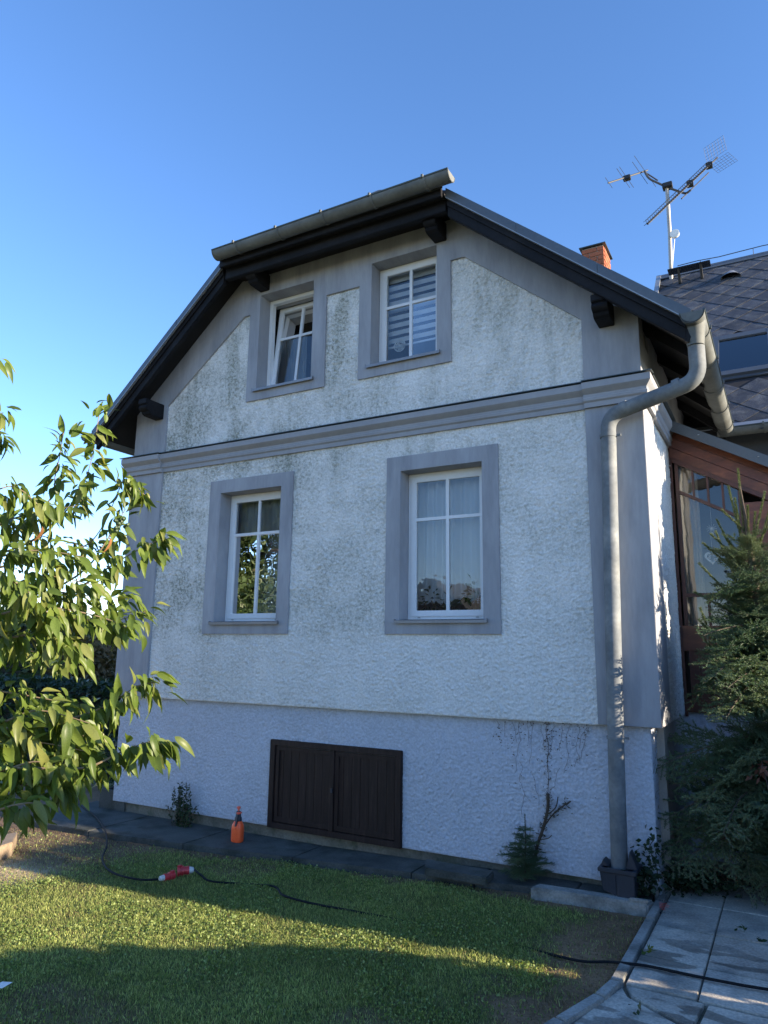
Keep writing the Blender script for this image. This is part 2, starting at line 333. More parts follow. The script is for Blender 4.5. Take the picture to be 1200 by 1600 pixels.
def inst(name, me, parent, loc, rot=(0, 0, 0), scale=(1, 1, 1)):
    """another object on shared mesh data; loc in world coordinates"""
    o = bpy.data.objects.new(name, me); COL.objects.link(o); o.parent = parent
    o.location = tuple(np.array(loc, float)-(_base(parent) if parent is not None else 0)); o.rotation_euler = rot; o.scale = scale; return o

# ================================================================== THE GROUND
def slab_z(x): return -.385+.065*sst(-3.2, -.9, x)
def ground_z(x, y):
    x = np.asarray(x, float); y = np.asarray(y, float)
    return slab_z(x)-.055+.018*(fbm(x*1.3, y*1.3, 3, 5)-.5)
FX = [-7.2, -6.39, -5.10, -3.38, -2.17, -1.05, -.1]; FY = [-.95, -.83, -.69, -.42, -.33, -.33, -.33]   # front edge of the concrete strip
def edge_y(x): return np.interp(x, FX, FY)
def green_mask(x, y):
    n1 = fbm(x*1.7, y*1.7, 4, 1)-.5; n2 = fbm(x*7, y*7, 3, 9)-.5
    d = edge_y(x)-y+n1*.55+n2*.2
    m = sst(.0, .22, d)                                                   # bare strip under the drip line
    rx = sst(-.80, -.30, x+n1*1.3+n2*.3)*(1-.0*y)                         # trampled dry corner by the paving
    m = m*(1-.93*rx)
    q = sst(-5.25, -4.35, x+n1*1.2+n2*.35-.25*(y+2))                        # worn ground on the far left
    m = m*(.12+.88*q)
    m = m*(1-.55*sst(.58, .72, fbm(x*1.1+3, y*1.1, 4, 4)))
    return np.clip(m, 0, 1)
def dry_mask(x, y): return sst(-1.3, -.2, x+.7*(fbm(x*2, y*2, 3, 6)-.5)) + .0*y
def sand_mask(x, y):
    n = fbm(x*1.6, y*1.6, 4, 12)-.5
    return sst(-4.55, -5.05, x+n*.8+.25*(y+2))*sst(-1.45, -1.95, y+n*.5)
def ground_col(x, y):
    g = green_mask(x, y)[:, None]; s = sand_mask(x, y)[:, None]; dr = dry_mask(x, y)[:, None]; n = fbm(x*5, y*5, 4, 3)[:, None]; f = fbm(x*28, y*28, 3, 8)[:, None]
    soil = np.array([.17, .115, .072])*(0.6+.8*n)+np.array([.02, .006, -.004])*f
    soil = soil*(1-dr)+(np.array([.25, .155, .09])*(0.55+.9*n))*dr
    sand = np.array([.58, .44, .27])*(.75+.5*f)
    c = soil*(1-s)+sand*s
    turf = np.array([.10, .12, .04])*(.7+.6*n)
    return np.clip(c*(1-g)+turf*g, .004, 1)
def axis(a, b, st, far):
    core = np.arange(a, b+1e-6, st); l = a-np.geomspace(.3, far, 14)[::-1]; r = b+np.geomspace(.3, far, 14); return np.concatenate([l, core, r])
gx = axis(-9.5, 2.5, .045, 240); gy = axis(-6.5, 1.2, .045, 240)
X, Y = np.meshgrid(gx, gy, indexing='ij'); X = X.ravel(); Y = Y.ravel()
near = (X > -9.5) & (X < 2.5) & (Y > -6.5) & (Y < 1.2)
Z = ground_z(X, Y)+near*.012*(fbm(X*11, Y*11, 3, 2)-.5)
pave_in = (X > -.12) & (Y < .75) & (Y > -7)
Z = np.where(pave_in, np.minimum(Z, -.46), Z)
nx, ny = len(gx), len(gy); I = np.arange(nx*ny).reshape(nx, ny)
q = np.stack([I[:-1, :-1], I[1:, :-1], I[1:, 1:], I[:-1, 1:]], -1).reshape(-1, 4)
gcol = ground_col(X, Y)
far_c = np.array([.19, .19, .10])  # far ground, brightened to bounce light onto the facade
gcol = np.where(near[:, None], gcol, far_c*(.7+.6*fbm(X*.6, Y*.6, 3, 2)[:, None]))
tag(raw('ground', np.stack([X, Y, Z], 1), q, 4, 'ground', col=gcol, smooth=True), kind='structure')

# ================================================================== THE HOUSE
GX0, GX1 = -6.531, 0.0
PLX, PRX = -5.985, -.506
PB, CB, CT = 1.008, 3.855, 4.105
KN, PLZ, PMZ = 4.762, 5.762, 5.749
W1, W2 = (-4.964, -4.026), (-2.467, -1.536); SW1, SW2 = (-5.132, -3.868), (-2.627, -1.373)
W3, W4 = (-4.494, -3.661), (-2.868, -2.029); SW3, SW4 = (-4.642, -3.480), (-3.021, -1.872)
GZ0, GZ1, GS0, GS1 = 1.905, 3.484, 1.772, 3.636
UZ0, UZ1, US0 = 4.735, 5.999, 4.602
house = tag(empty('house', (-3.25, 0, -.4)), 'two storey house with pale roughcast gable wall, grey plaster bands and black eaves', 'house')
rect = lambda x0, x1, z0, z1: [(x0, z0), (x1, z0), (x1, z1), (x0, z1)]
EL, TL_, TR_, ER = (-6.95, 4.43), (-4.80, 6.35), (-1.75, 6.335), (.50, 4.44)      # verge line, left eave to right eave
def roof_z(x):
    xs = [EL[0], TL_[0], TR_[0], ER[0]]; return float(np.interp(x, xs, [EL[1], TL_[1], TR_[1], ER[1]]))
slopeR = (TR_[1]-ER[1])/(TR_[0]-ER[0]); slopeL = (TL_[1]-EL[1])/(TL_[0]-EL[0])
XR_ = (EL[1]-ER[1]+slopeR*ER[0]-slopeL*EL[0])/(slopeR-slopeL); ZR_ = ER[1]+slopeR*(XR_-ER[0])         # ridge
gable = [(GX0, PB), (GX1, PB), (GX1, roof_z(0)-.09), (TR_[0], roof_z(TR_[0])-.09), (TL_[0], roof_z(TL_[0])-.09), (GX0, roof_z(GX0)-.09)]
wh = [rect(*W1, GZ0, GZ1), rect(*W2, GZ0, GZ1), rect(*W3, UZ0, UZ1), rect(*W4, UZ0, UZ1)]
pz = lambda y: (lambda a, b: (a, y, b))
MB().prism(gable, wh, pz(.012), pz(.30)).build('gable_wall', 'core', house)
# body behind: side walls, floors, back, so that rooms are closed and dark
b = MB(); b.box(GX0, GX0+.3, .30, 9.5, -.6, 4.45); b.box(-.3, -.022, .30, 9.5, -.6, 4.75); b.prism(gable, [], pz(9.2), pz(9.45))
b.build('side_wall', 'room', house)
b = MB(); b.box(GX0+.3, -.3, .30, 9.2, 3.9, 4.2); b.box(GX0+.3, -.3, .30, 9.2, .9, 1.1); b.box(GX0+.3, -.3, 3.5, 3.62, 1.1, 3.9); b.box(-5.5, -1.5, 3.5, 3.62, 4.2, 6.0); b.box(-3.4, -3.28, .3, 3.5, 1.1, 3.9); b.box(-3.4, -3.28, .3, 3.5, 4.2, 6.2)
b.build('inner_wall', 'room', house)

# ---- smooth plaster: gable band with the roughcast panel cut out of it
panel = [(PLX, CT), (PRX, CT), (PRX, KN), (-1.711, PLZ), (SW4[1], PLZ), (SW4[1], US0), (SW4[0], US0), (SW4[0], PMZ), (SW3[1], PMZ), (SW3[1], US0), (SW3[0], US0), (SW3[0], PLZ), (-4.739, PLZ), (PLX, KN)]
gab_up = [(GX0-.015, CT-.02), (GX1+.012, CT-.02), (GX1+.012, roof_z(0)-.088), (TR_[0], roof_z(TR_[0])-.088), (TL_[0], roof_z(TL_[0])-.088), (GX0-.015, roof_z(GX0)-.088)]
panel_h = [(a, max(c, CT+.0)) for a, c in panel]; panel_h[0] = (PLX, CT-.012); panel_h[1] = (PRX, CT-.012)
MB().prism(gab_up, [panel_h, wh[2], wh[3]], pz(-.028), pz(.011)).build('gable_plaster_band', 'smooth', house)
for nm, x0, x1 in (('pilaster', GX0-.03, PLX), ('pilaster', PRX, GX1+.012)):
    MB().box(x0, x1, -.030, .011, PB-.004, CB).build(nm, 'smooth', house, .004)
for sw, w in ((SW1, W1), (SW2, W2)):
    MB().prism(rect(*sw, GS0, GS1), [rect(*w, GZ0, GZ1)], pz(-.028), pz(.011)).build('window_surround', 'smooth', house)
for w, z0, z1 in ((W1, GZ0, GZ1), (W2, GZ0, GZ1), (W3, UZ0, UZ1), (W4, UZ0, UZ1)):      # plastered reveals
    x0, x1 = w; t = .008
    MB().prism(rect(x0-.001, x1+.001, z0-.001, z1+.001), [rect(x0+t, x1-t, z0+t, z1-t)], pz(-.0285), pz(.17)).build('window_reveal', 'smooth', house)

# side face of the corner
MB().box(-.021, .012, .011, .545, PB-.004, 4.5).build('side_pilaster', 'smooth', house, .003)
MB().box(-.021, -.012, .545, 1.63, PB, 4.6).build('side_wall_backing', 'core', house)
MB().box(-.021, .004, .545, 9.4, 4.1, 4.75).build('side_plaster_band', 'smooth', house)

# ---- roughcast: real relief
def rough(name, m, outer, holes, st, amp, scale, plane, off, parent, seed, floor=.30):
    xs = np.array([p[0] for p in outer]); zs = np.array([p[1] for p in outer])
    a = np.arange(xs.min(), xs.max()+st, st); c = np.arange(zs.min(), zs.max()+st, st)
    a = np.minimum(a, xs.max()); c = np.minimum(c, zs.max())
    A, Cc = np.meshgrid(a, c, indexing='ij')
    n1 = fbm(A*scale, Cc*scale, 2, seed); n2 = vnoise(A*scale*2.1, Cc*scale*2.1, seed+5); n3 = vnoise(A*scale*.9+Cc*9, Cc*scale*1.3, seed+8)
    h = np.clip((n1*.5+n2*.5)-floor, 0, 1)*1.8; h = h*(.45+.75*n3)*(.55+.9*fbm(A*1.6, Cc*1.6, 3, seed+11)); gouge = sst(.70, .80, vnoise(A*scale*.75, Cc*scale*1.1, seed+3)); h = h*(1-.75*gouge)
    D = off-amp*h if plane == 'y' else off+amp*h
    D = D.copy(); D[0, :] = D[-1, :] = off+(.0 if plane == 'y' else 0); D[:, 0] = off; D[:, -1] = off
    V = np.stack([A, D, Cc], -1) if plane == 'y' else np.stack([D, A, Cc], -1)
    ca = (a[:-1]+a[1:])/2; cc = (c[:-1]+c[1:])/2; CA, CC = np.meshgrid(ca, cc, indexing='ij')
    def inside(poly):
        r = np.zeros(CA.shape, bool); n = len(poly)
        for i in range(n):
            x1, y1 = poly[i]; x2, y2 = poly[(i+1) % n]
            if y1 == y2: continue
            k = ((y1 > CC) != (y2 > CC)) & (CA < (x2-x1)*(CC-y1)/(y2-y1)+x1); r ^= k
        return r
    keep = inside(outer)
    for hh in holes: keep &= ~inside(hh)
    I = np.arange(len(a)*len(c)).reshape(len(a), len(c)); Q = np.stack([I[:-1, :-1], I[1:, :-1], I[1:, 1:], I[:-1, 1:]], -1)[keep]
    used = np.unique(Q); mp = np.full(I.size, -1); mp[used] = np.arange(len(used))
    return raw(name, V.reshape(-1, 3)[used], mp[Q], 4, m, parent)
g = .012
ins = lambda r, d: [(r[0][0]+d, r[0][1]+d), (r[1][0]-d, r[1][1]+d), (r[2][0]-d, r[2][1]-d), (r[3][0]+d, r[3][1]-d)]
rough('upper_roughcast', 'render', [(a, c) for a, c in gab_up], [wh[2], wh[3]], .0092, .020, 58, 'y', .004, house, 1)
rough('lower_roughcast', 'render', rect(PLX-.05, PRX+.05, PB-.012, CB+.1), [ins(rect(*SW1, GS0, GS1), .03), ins(rect(*SW2, GS0, GS1), .03)], .0092, .021, 58, 'y', .004, house, 2)
rough('side_roughcast', 'render_side', rect(.535, 1.66, PB-.01, CT-.02), [], .0092, .019, 58, 'x', -.012, house, 3)
DR = (-4.075, -2.447, -.275, .632)     # cellar doors
ph = rect(DR[0], DR[1], DR[2]-.2, DR[3])
MB().prism([(GX0+.01, -.272), (-.092, -.272), (-.092, PB-.001), (GX0+.01, PB-.001)], [], pz(.068), pz(.30)).build('plinth_wall', 'core', house)
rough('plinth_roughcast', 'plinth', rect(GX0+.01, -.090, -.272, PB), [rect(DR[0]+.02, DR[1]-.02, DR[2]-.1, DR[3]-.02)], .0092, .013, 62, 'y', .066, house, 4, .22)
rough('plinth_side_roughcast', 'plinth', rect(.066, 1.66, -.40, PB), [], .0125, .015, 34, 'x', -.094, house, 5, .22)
MB().box(GX0+.09, -.14, .10, .30, -.75, -.271).build('foundation', 'foundation', house)
MB().box(-.13, -.10, .068, 1.7, -.5, PB-.002).build('plinth_side_wall', 'core', house)

# ---- cornice: stepped profile, stepping out over the pilasters, turning the corner
prof = [(.000, CB), (.030, CB), (.034, CB+.045), (.052, CB+.060), (.056, CB+.085), (.046, CB+.092), (.048, CB+.120), (.085, CB+.150), (.100, CB+.165), (.102, CB+.225), (.000, CB+.238)]
def run(prof, x0, x1, ext, name, m):
    P = [(.0 if d == 0 else d+ext, z) for d, z in prof]; b = MB(); n = len(P)
    lo = [(x0, -.0-d, z) for d, z in P]; hi = [(x1, -.0-d, z) for d, z in P]; b.hexa(lo, hi); return b
run(prof, PLX, PRX, .0, '', '').build('cornice', 'cornice', house)
run(prof, GX0-.14, PLX+.0, .028, '', '').build('cornice', 'cornice', house)
P = [(d+.028 if d else 0, z) for d, z in prof]
# right end mitred round the corner
b = MB(); lo = [(PRX, -d, z) for d, z in P]; mi = [(d*.8, -d, z) for d, z in P]; mi[0] = (0, 0, P[0][1]); mi[-1] = (0, 0, P[-1][1]); b.hexa(lo, mi)
b.build('cornice', 'cornice', house)
b = MB(); hi = [(d*.8, .56, z) for d, z in P]; b.hexa(mi, hi); b.build('side_cornice', 'cornice', house)
b = MB(); P2 = [(d*.62, z) for d, z in P]; b.hexa([(d, .56, z) for d, z in P2], [(d, 1.72, z) for d, z in P2]); b.build('side_cornice', 'cornice', house)
b = MB()
b.hexa([(PLX-.003, -.118, CB+.236), (PRX+.003, -.118, CB+.236), (PRX+.003, .0, CB+.25), (PLX-.003, .0, CB+.25)], [(PLX-.003, -.118, CB+.244), (PRX+.003, -.118, CB+.244), (PRX+.003, .0, CB+.262), (PLX-.003, .0, CB+.262)])
for x0, x1 in ((GX0-.16, PLX), (PRX, .115)):
    b.hexa([(x0, -.146, CB+.236), (x1, -.146, CB+.236), (x1, .0, CB+.25), (x0, .0, CB+.25)], [(x0, -.146, CB+.244), (x1, -.146, CB+.244), (x1, .0, CB+.262), (x0, .0, CB+.262)])
b.hexa([(0, 0, CB+.238), (.115, 0, CB+.236), (.115, 1.7, CB+.236), (0, 1.7, CB+.238)], [(0, 0, CB+.258), (.115, 0, CB+.244), (.115, 1.7, CB+.244), (0, 1.7, CB+.258)])
b.build('cornice_flashing', 'gutter_dark', house)

# ---- windows
def window(x0, x1, z0, z1, split, tilt=0., seed=0):
    """white plastic casement with cross bars; returns pane plane y"""
    y = .165; fw = .048
    x0i, x1i, z0i, z1i = x0+.009, x1-.009, z0+.012, z1-.009
    w = MB().prism(rect(x0i, x1i, z0i, z1i), [rect(x0i+fw, x1i-fw, z0i+fw, z1i-fw)], pz(y), pz(y+.07)).build('window', 'pvc', house, .004)
    a0, a1, c0, c1 = x0i+fw-.012, x1i-fw+.012, z0i+fw-.012, z1i-fw+.012; sw = .062
    def tl(p):
        if not tilt: return p
        h = p[2]-c0; return (p[0], p[1]+h*math.sin(tilt), c0+h*math.cos(tilt)+(p[1]-y)*-math.sin(tilt)*.0)
    def tp(yy): return lambda a, c: tl((a, yy, c))
    ys = y-.012 if not tilt else y+.03
    MB().prism(rect(a0, a1, c0, c1), [rect(a0+sw, a1-sw, c0+sw, c1-sw)], tp(ys), tp(ys+.06)).build('sash', 'pvc', w, .004)
    g0, g1, h0, h1 = a0+sw, a1-sw, c0+sw, c1-sw; xm = (g0+g1)/2; bw = .017
    MB().prism(rect(xm-bw, xm+bw, h0, h1), [], tp(ys+.006), tp(ys+.034)).build('glazing_bar', 'pvc', w)
    MB().prism(rect(g0, xm-bw, split-bw, split+bw), [], tp(ys+.006), tp(ys+.034)).build('glazing_bar', 'pvc', w)
    MB().prism(rect(xm+bw, g1, split-bw, split+bw), [], tp(ys+.006), tp(ys+.034)).build('glazing_bar', 'pvc', w)
    for p0, p1, q0, q1 in ((g0, xm-bw, split+bw, h1), (xm+bw, g1, split+bw, h1), (g0, xm-bw, h0, split-bw), (xm+bw, g1, h0, split-bw)):
        MB().add([tl((p0, ys+.022, q0)), tl((p1, ys+.022, q0)), tl((p1, ys+.022, q1)), tl((p0, ys+.022, q1))], [(0, 1, 2, 3)]).build('pane', 'glass', w)
    b = MB(); yf = -.060
    b.hexa([(x0-.035, yf, z0-.008), (x1+.035, yf, z0-.008), (x1+.035, -.0285, z0-.004), (x0-.035, -.0285, z0-.004)], [(x0-.035, yf, z0+.0), (x1+.035, yf, z0), (x1+.035, -.0285, z0+.005), (x0-.035, -.0285, z0+.005)])
    b.hexa([(x0+.009, -.0285, z0-.002), (x1-.009, -.0285, z0-.002), (x1-.009, y, z0+.012), (x0+.009, y, z0+.012)], [(x0+.009, -.0285, z0+.008), (x1-.009, -.0285, z0+.008), (x1-.009, y, z0+.022), (x0+.009, y, z0+.022)])
    b.box(x0-.035, x1+.035, yf-.004, yf, z0-.028, z0+.002)
    for xx in (x0-.037, x1+.031): b.box(xx, xx+.006, yf-.005, -.02, z0-.02, z0+.014)
    b.build('sill', 'sill', w)
    if not tilt:
        b = MB(); b.box(x0i+.12, x0i+.15, y-.016, y-.011, z0i+.022, z0i+.030); b.box(x1i-.15, x1i-.12, y-.016, y-.011, z0i+.022, z0i+.030); b.build('drain_cover', 'pvc_seal', w)
    return w
window(*W1, GZ0, GZ1, 2.972)
window(*W2, GZ0, GZ1, 2.972)
window(*W3, UZ0, UZ1, 5.50, tilt=R(6.5))
window(*W4, UZ0, UZ1, 5.49)
MB().box(W3[0]+.02, W3[1]-.02, .236, .30, UZ1-.06, UZ1-.012).build('window_rebate_head', 'pvc_seal', house)

# things seen through the panes
def wavy(x0, x1, z0, z1, y, n=60, amp=.018, waves=9, hem=0., seed=0, nz=10):
    """curtain cloth hanging in folds; hem > 0 gives a scalloped lower edge"""
    xs = np.linspace(x0, x1, n+1); vs = []; fs = []
    for j in range(nz+1):
        t = j/nz
        for i, x in enumerate(xs):
            zb = z0-(abs(math.sin((x-x0)/(x1-x0)*math.pi*waves*1.5))*hem if hem else 0)
            z = z1+(zb-z1)*t; a = amp*(.4+.6*t)
            yy = y+a*math.sin((x-x0)/(x1-x0)*2*math.pi*waves+seed+.5*math.sin(5*x))+a*.4*math.sin(x*61+t*2)
            vs.append((x, yy, z))
    for j in range(nz):
        for i in range(n): k = j*(n+1)+i; fs.append((k, k+1, k+n+2, k+n+1))
    return MB().add(vs, fs)
o = wavy(W2[0]-.02, W2[1]+.02, 2.13, GZ1-.04, .33, 140, .030, 9, .045).build('lace_curtain', 'lace', None, smooth=True)
tag(o, 'white lace curtain with scalloped hem inside the right ground floor window', 'curtain')
o = wavy(W1[0]-.02, W1[1]+.02, 1.92, 3.44, .31, 90, .022, 8, .0).build('net_curtain', 'lace_thin', None, smooth=True)
tag(o, 'thin net curtain inside the left ground floor window', 'curtain')
o = wavy(W3[0]-.1, W3[0]+.36, UZ0+.02, UZ1+.1, .52, 50, .025, 5, .0).build('drawn_curtain', 'lace_thin', None, smooth=True)
tag(o, 'grey drawn curtain at the side of the tilted open attic window', 'curtain')
zb = tag(empty('striped_blind', ((W4[0]+W4[1])/2, .27, UZ1-.04)), 'striped day and night roller blind half lowered in the right attic window', 'blind')
z = UZ1-.10; x0, x1 = W4[0]+.08, W4[1]-.08; k = 0
while z > UZ0+.36:
    MB().box(x0, x1, .262, .266, z-.055, z).build('band', 'blind', zb); MB().box(x0, x1, .264, .2645, z-.094, z-.055).build('net_band', 'blind_net', zb); z -= .094
MB().box(x0, x1, .258, .268, z-.022, z).build('bottom_bar', 'pvc', zb); MB().box(x0-.02, x1+.02, .25, .30, UZ1-.10, UZ1-.05).build('cassette', 'pvc', zb)
c = aty(624.5, 540, .215)
def ring(b, cx, y, cz, r0, w, n=24):
    for i in range(n):
        a0, a1 = 2*math.pi*i/n, 2*math.pi*(i+1)/n
        f = lambda a, r: (cx+r*math.cos(a), cz+r*math.sin(a)); q = [f(a0, r0-w), f(a1, r0-w), f(a1, r0), f(a0, r0)]
        b.hexa([(p[0], y-.001, p[1]) for p in q], [(p[0], y+.001, p[1]) for p in q])
b = MB(); ring(b, c[0], .215, c[2], .074, .011)
rr = random.Random(3)
for i in range(30):
    a = rr.uniform(0, 2*math.pi); r = .06*math.sqrt(rr.random()); ring(b, c[0]+r*math.cos(a), .215, c[2]+r*math.sin(a), rr.uniform(.008, .017), .007, 8)
tag(b.build('lace_bauble', 'white_plastic', None, loc=(c[0], .215, c[2])), 'round white lace bauble hanging behind the right attic window pane', 'ornament')

def leafy(name, m, pts, size, asp=.5, droop=.3, parent=None, flat=0., seed=1, up=.2):
    """many small leaves, each a folded four-corner blade, as one mesh (pts: n x 3)"""
    r = np.random.default_rng(seed); n = len(pts); d = r.normal(size=(n, 3)); d[:, 2] = d[:, 2]*.6-droop; d /= np.linalg.norm(d, axis=1)[:, None]
    s = r.normal(size=(n, 3)); s = np.cross(d, s); s /= np.linalg.norm(s, axis=1)[:, None]; nn = np.cross(d, s)
    L = size*(.6+.8*r.random(n))[:, None]; w = L*asp*.5
    a = pts; t = pts+d*L-np.array([0, 0, 1])*L*droop*.4; mdl = pts+d*L*.5+s*w+nn*L*.06; mdr = pts+d*L*.5-s*w+nn*L*.06
    V = np.stack([a, mdl, t, mdr], 1).reshape(-1, 3); k = np.arange(n)[:, None]*4; F = np.concatenate([k+[0, 1, 2], k+[0, 2, 3]], 1).reshape(-1, 3)
    return raw(name, V, F, 3, m, parent)
def pot_plant(x, y, z, h, n, label, seed, size=.07):
    e = tag(empty('potted_plant', (x, y, z)), label, 'houseplant', 'houseplants on the inner sill')
    MB().lathe([(.045, 0), (.062, .10), (.066, .10), (.066, .12), (.055, .12)], (x, y+.14, z), 16).build('pot', 'plant_pot', e, smooth=True)
    r = np.random.default_rng(seed); p = r.normal(size=(n, 3))*[.07, .008, h*.26]+[x, y, z+.13+h*.35]
    leafy('foliage', 'shrub_leaf', p, size, .42, .35, e, seed=seed)
MB().box(W2[0], W2[1], .24, .5, GZ0-.05, GZ0-.02).build('inner_sill', 'pvc', house)
pot_plant(W2[0]+.22, .27, GZ0-.02, .26, 55, 'leafy houseplant at the left end of the sill behind the lace hem', 3)
pot_plant(W2[0]+.45, .27, GZ0-.02, .22, 40, 'reddish leaved houseplant in the middle of the sill, left of the glazing bar', 4, .06)
pot_plant(W2[0]+.72, .27, GZ0-.02, .30, 80, 'dense bushy houseplant at the right end of the sill behind the lace hem', 5, .095)

# ---- cellar doors: frame, two leaves of boards
cd = MB().prism(rect(*DR[:2], *DR[2:]), [rect(DR[0]+.07, DR[1]-.07, DR[2]+.06, DR[3]-.06)], pz(.022), pz(.09)).build('cellar_door_frame', 'door', house, .006)
xm = (DR[0]+DR[1])/2-.0
r = random.Random(5)
for x0, x1 in ((DR[0]+.075, xm-.03), (xm+.03, DR[1]-.075)):
    lf = MB().prism(rect(x0, x1, DR[2]+.065, DR[3]-.065), [rect(x0+.05, x1-.05, DR[2]+.12, DR[3]-.12)], pz(.030), pz(.07)).build('door_leaf', 'door', cd, .004) if False else None
    w = (x1-x0)/7
    for k in range(7):
        dy = r.uniform(0, .006); MB().box(x0+k*w+.001, x0+(k+1)*w-.001, .046+dy*.5, .07, DR[2]+.07, DR[3]-.07).build('board', 'door', cd, .002)
    fr = MB(); fr.box(x0, x1, .036, .046, DR[2]+.066, DR[2]+.12); fr.box(x0, x1, .036, .046, DR[3]-.11, DR[3]-.066); fr.box(x0, x0+.05, .0355, .0455, DR[2]+.121, DR[3]-.111); fr.box(x1-.05, x1, .0355, .0455, DR[2]+.121, DR[3]-.111); fr.build('door_rail', 'door', cd, .003)
MB().box(xm-.03, xm+.03, .020, .06, DR[2]+.06, DR[3]-.06).build('cover_strip', 'door', cd, .005)
MB().box(xm+.0, xm+.02, .005, .02, .16, .20).build('latch', 'black_plastic', cd)

# ---- roof
hipY = -.50; hipS = .95; yridge = hipY+(ZR_-TL_[1])/hipS
def slab(poly, t, name, m, parent): return MB().hexa([(a, bb, c-t) for a, bb, c in poly], poly).build(name, m, parent)
YB = 9.6
roof = slab([(ER[0], -.40, ER[1]), (ER[0], YB, ER[1]), (XR_, YB, ZR_), (XR_, yridge, ZR_), (TR_[0], -.40, TR_[1])], .05, 'main_roof', 'rooftile', house)
slab([(EL[0], YB, EL[1]), (EL[0], -.40, EL[1]), (TL_[0], -.40, TL_[1]), (XR_, yridge, ZR_), (XR_, YB, ZR_)], .05, 'roof_slope', 'rooftile', roof)
slab([(TL_[0], hipY, TL_[1]+.0), (TR_[0], hipY, TR_[1]), (XR_+.01, yridge, ZR_), (XR_-.01, yridge, ZR_)], .04, 'hip_slope', 'rooftile', roof)
# soffit boards under the slopes
sz = .055
slab([(ER[0]-.02, -.30, ER[1]-sz+.017), (ER[0]-.02, YB, ER[1]-sz+.017), (-.02, YB, roof_z(-.02)-sz), (TR_[0], .02, roof_z(TR_[0])-sz), (TR_[0], -.30, TR_[1]-sz)], .02, 'soffit', 'soffit', roof)
slab([(EL[0]+.02, YB, EL[1]-sz+.017), (EL[0]+.02, -.30, EL[1]-sz+.017), (TL_[0], -.30, TL_[1]-sz), (TL_[0], .02, TL_[1]-sz), (GX0, YB, roof_z(GX0)-sz)], .02, 'soffit', 'soffit', roof)
slab([(TL_[0], -.46, TL_[1]-.07), (TR_[0], -.46, TR_[1]-.07), (TR_[0], .02, TR_[1]-.06), (TL_[0], .02, TL_[1]-.06)], .02, 'soffit', 'soffit', roof)
def rake(p, q, y0, y1, top, bot, name, m, parent, bevel=0.):
    """a board that follows the verge from p to q (x, z), between depths y0 and y1, top/bot below the roof line"""
    return MB().hexa([(p[0], y0, p[1]-bot), (q[0], y0, q[1]-bot), (q[0], y0, q[1]-top), (p[0], y0, p[1]-top)], [(p[0], y1, p[1]-bot), (q[0], y1, q[1]-bot), (q[0], y1, q[1]-top), (p[0], y1, p[1]-top)]).build(name, m, parent, bevel)
def lerp(p, q, t): return (p[0]+(q[0]-p[0])*t, p[1]+(q[1]-p[1])*t)
for p, q in ((TR_, ER), (TL_, EL)):
    nn = 3
    for k in range(nn):
        a, c = lerp(p, q, k/nn), lerp(p, q, (k+1)/nn-.0012)
        rake(a, c, -.425-.003*(k % 2), -.400, -.012, .095, 'verge_flashing', 'trim', roof)
    rake(p, q, -.440, -.405, .096, .106, 'drip_edge', 'trim_light', roof)
    e = lerp(p, q, .975)
    rake(p, e, -.375, -.315, .075, .285, 'barge_board', 'black_wood', roof, .006)
    rake(p, e, -.395, -.376, .070, .17, 'barge_batten', 'black_wood', roof)
# carved rafter tail at the right eave
t0 = lerp(TR_, ER, .975); b = MB()
tail = [(t0[0]-.02, t0[1]-.28), (t0[0]+.01, t0[1]-.30), (t0[0]+.035, t0[1]-.255), (t0[0]+.06, t0[1]-.235), (t0[0]+.055, t0[1]-.19), (t0[0]+.085, t0[1]-.165), (t0[0]+.06, t0[1]-.12), (t0[0]-.02, t0[1]-.08)]
MB().prism(tail, [], pz(-.37), pz(-.31)).build('rafter_tail', 'black_wood', roof)
for yy in (.35, 1.15, 1.95, 2.75):                                            # rafters along the side eave
    for (p, q) in ((TR_, ER), (TL_, EL)):
        f = .80; a = lerp(p, q, f-.02); c = lerp(p, q, .97); rake(a, c, yy, yy+.1, .076, .19, 'rafter', 'black_wood', roof)
# horizontal beam and boards under the front gutter
MB().box(TL_[0]+.02, TR_[0]-.02, -.375, -.30, TL_[1]-.235, TL_[1]-.08).build('eaves_beam', 'black_wood', roof, .006)
MB().box(TL_[0]+.05, TR_[0]-.05, -.30, -.02, TL_[1]-.10, TL_[1]-.082).build('soffit', 'soffit', roof)
MB().box(TL_[0]+.02, TR_[0]-.02, -.49, -.455, TL_[1]-.13, TL_[1]-.03).build('fascia_board', 'black_wood', roof, .004)
# purlin ends with a carved nose
def purlin(cx, z, w=.145, flip=0):
    pr = [(.02, z+.11), (-.34, z+.11), (-.34, z+.045), (-.315, z+.035), (-.325, z+.015), (-.335, z-.01), (-.315, z-.035), (-.27, z-.05), (-.27, z-.07), (-.23, z-.088), (-.19, z-.09), (.02, z-.09)]
    b = MB(); b.hexa([(cx-w/2, a, c) for a, c in pr], [(cx+w/2, a, c) for a, c in pr]); b.build('purlin_end', 'black_wood', roof, .006)
purlin(-.27, 4.72); purlin(-1.99, 6.10); purlin(-4.42, 6.12); purlin(-6.12, 4.68)

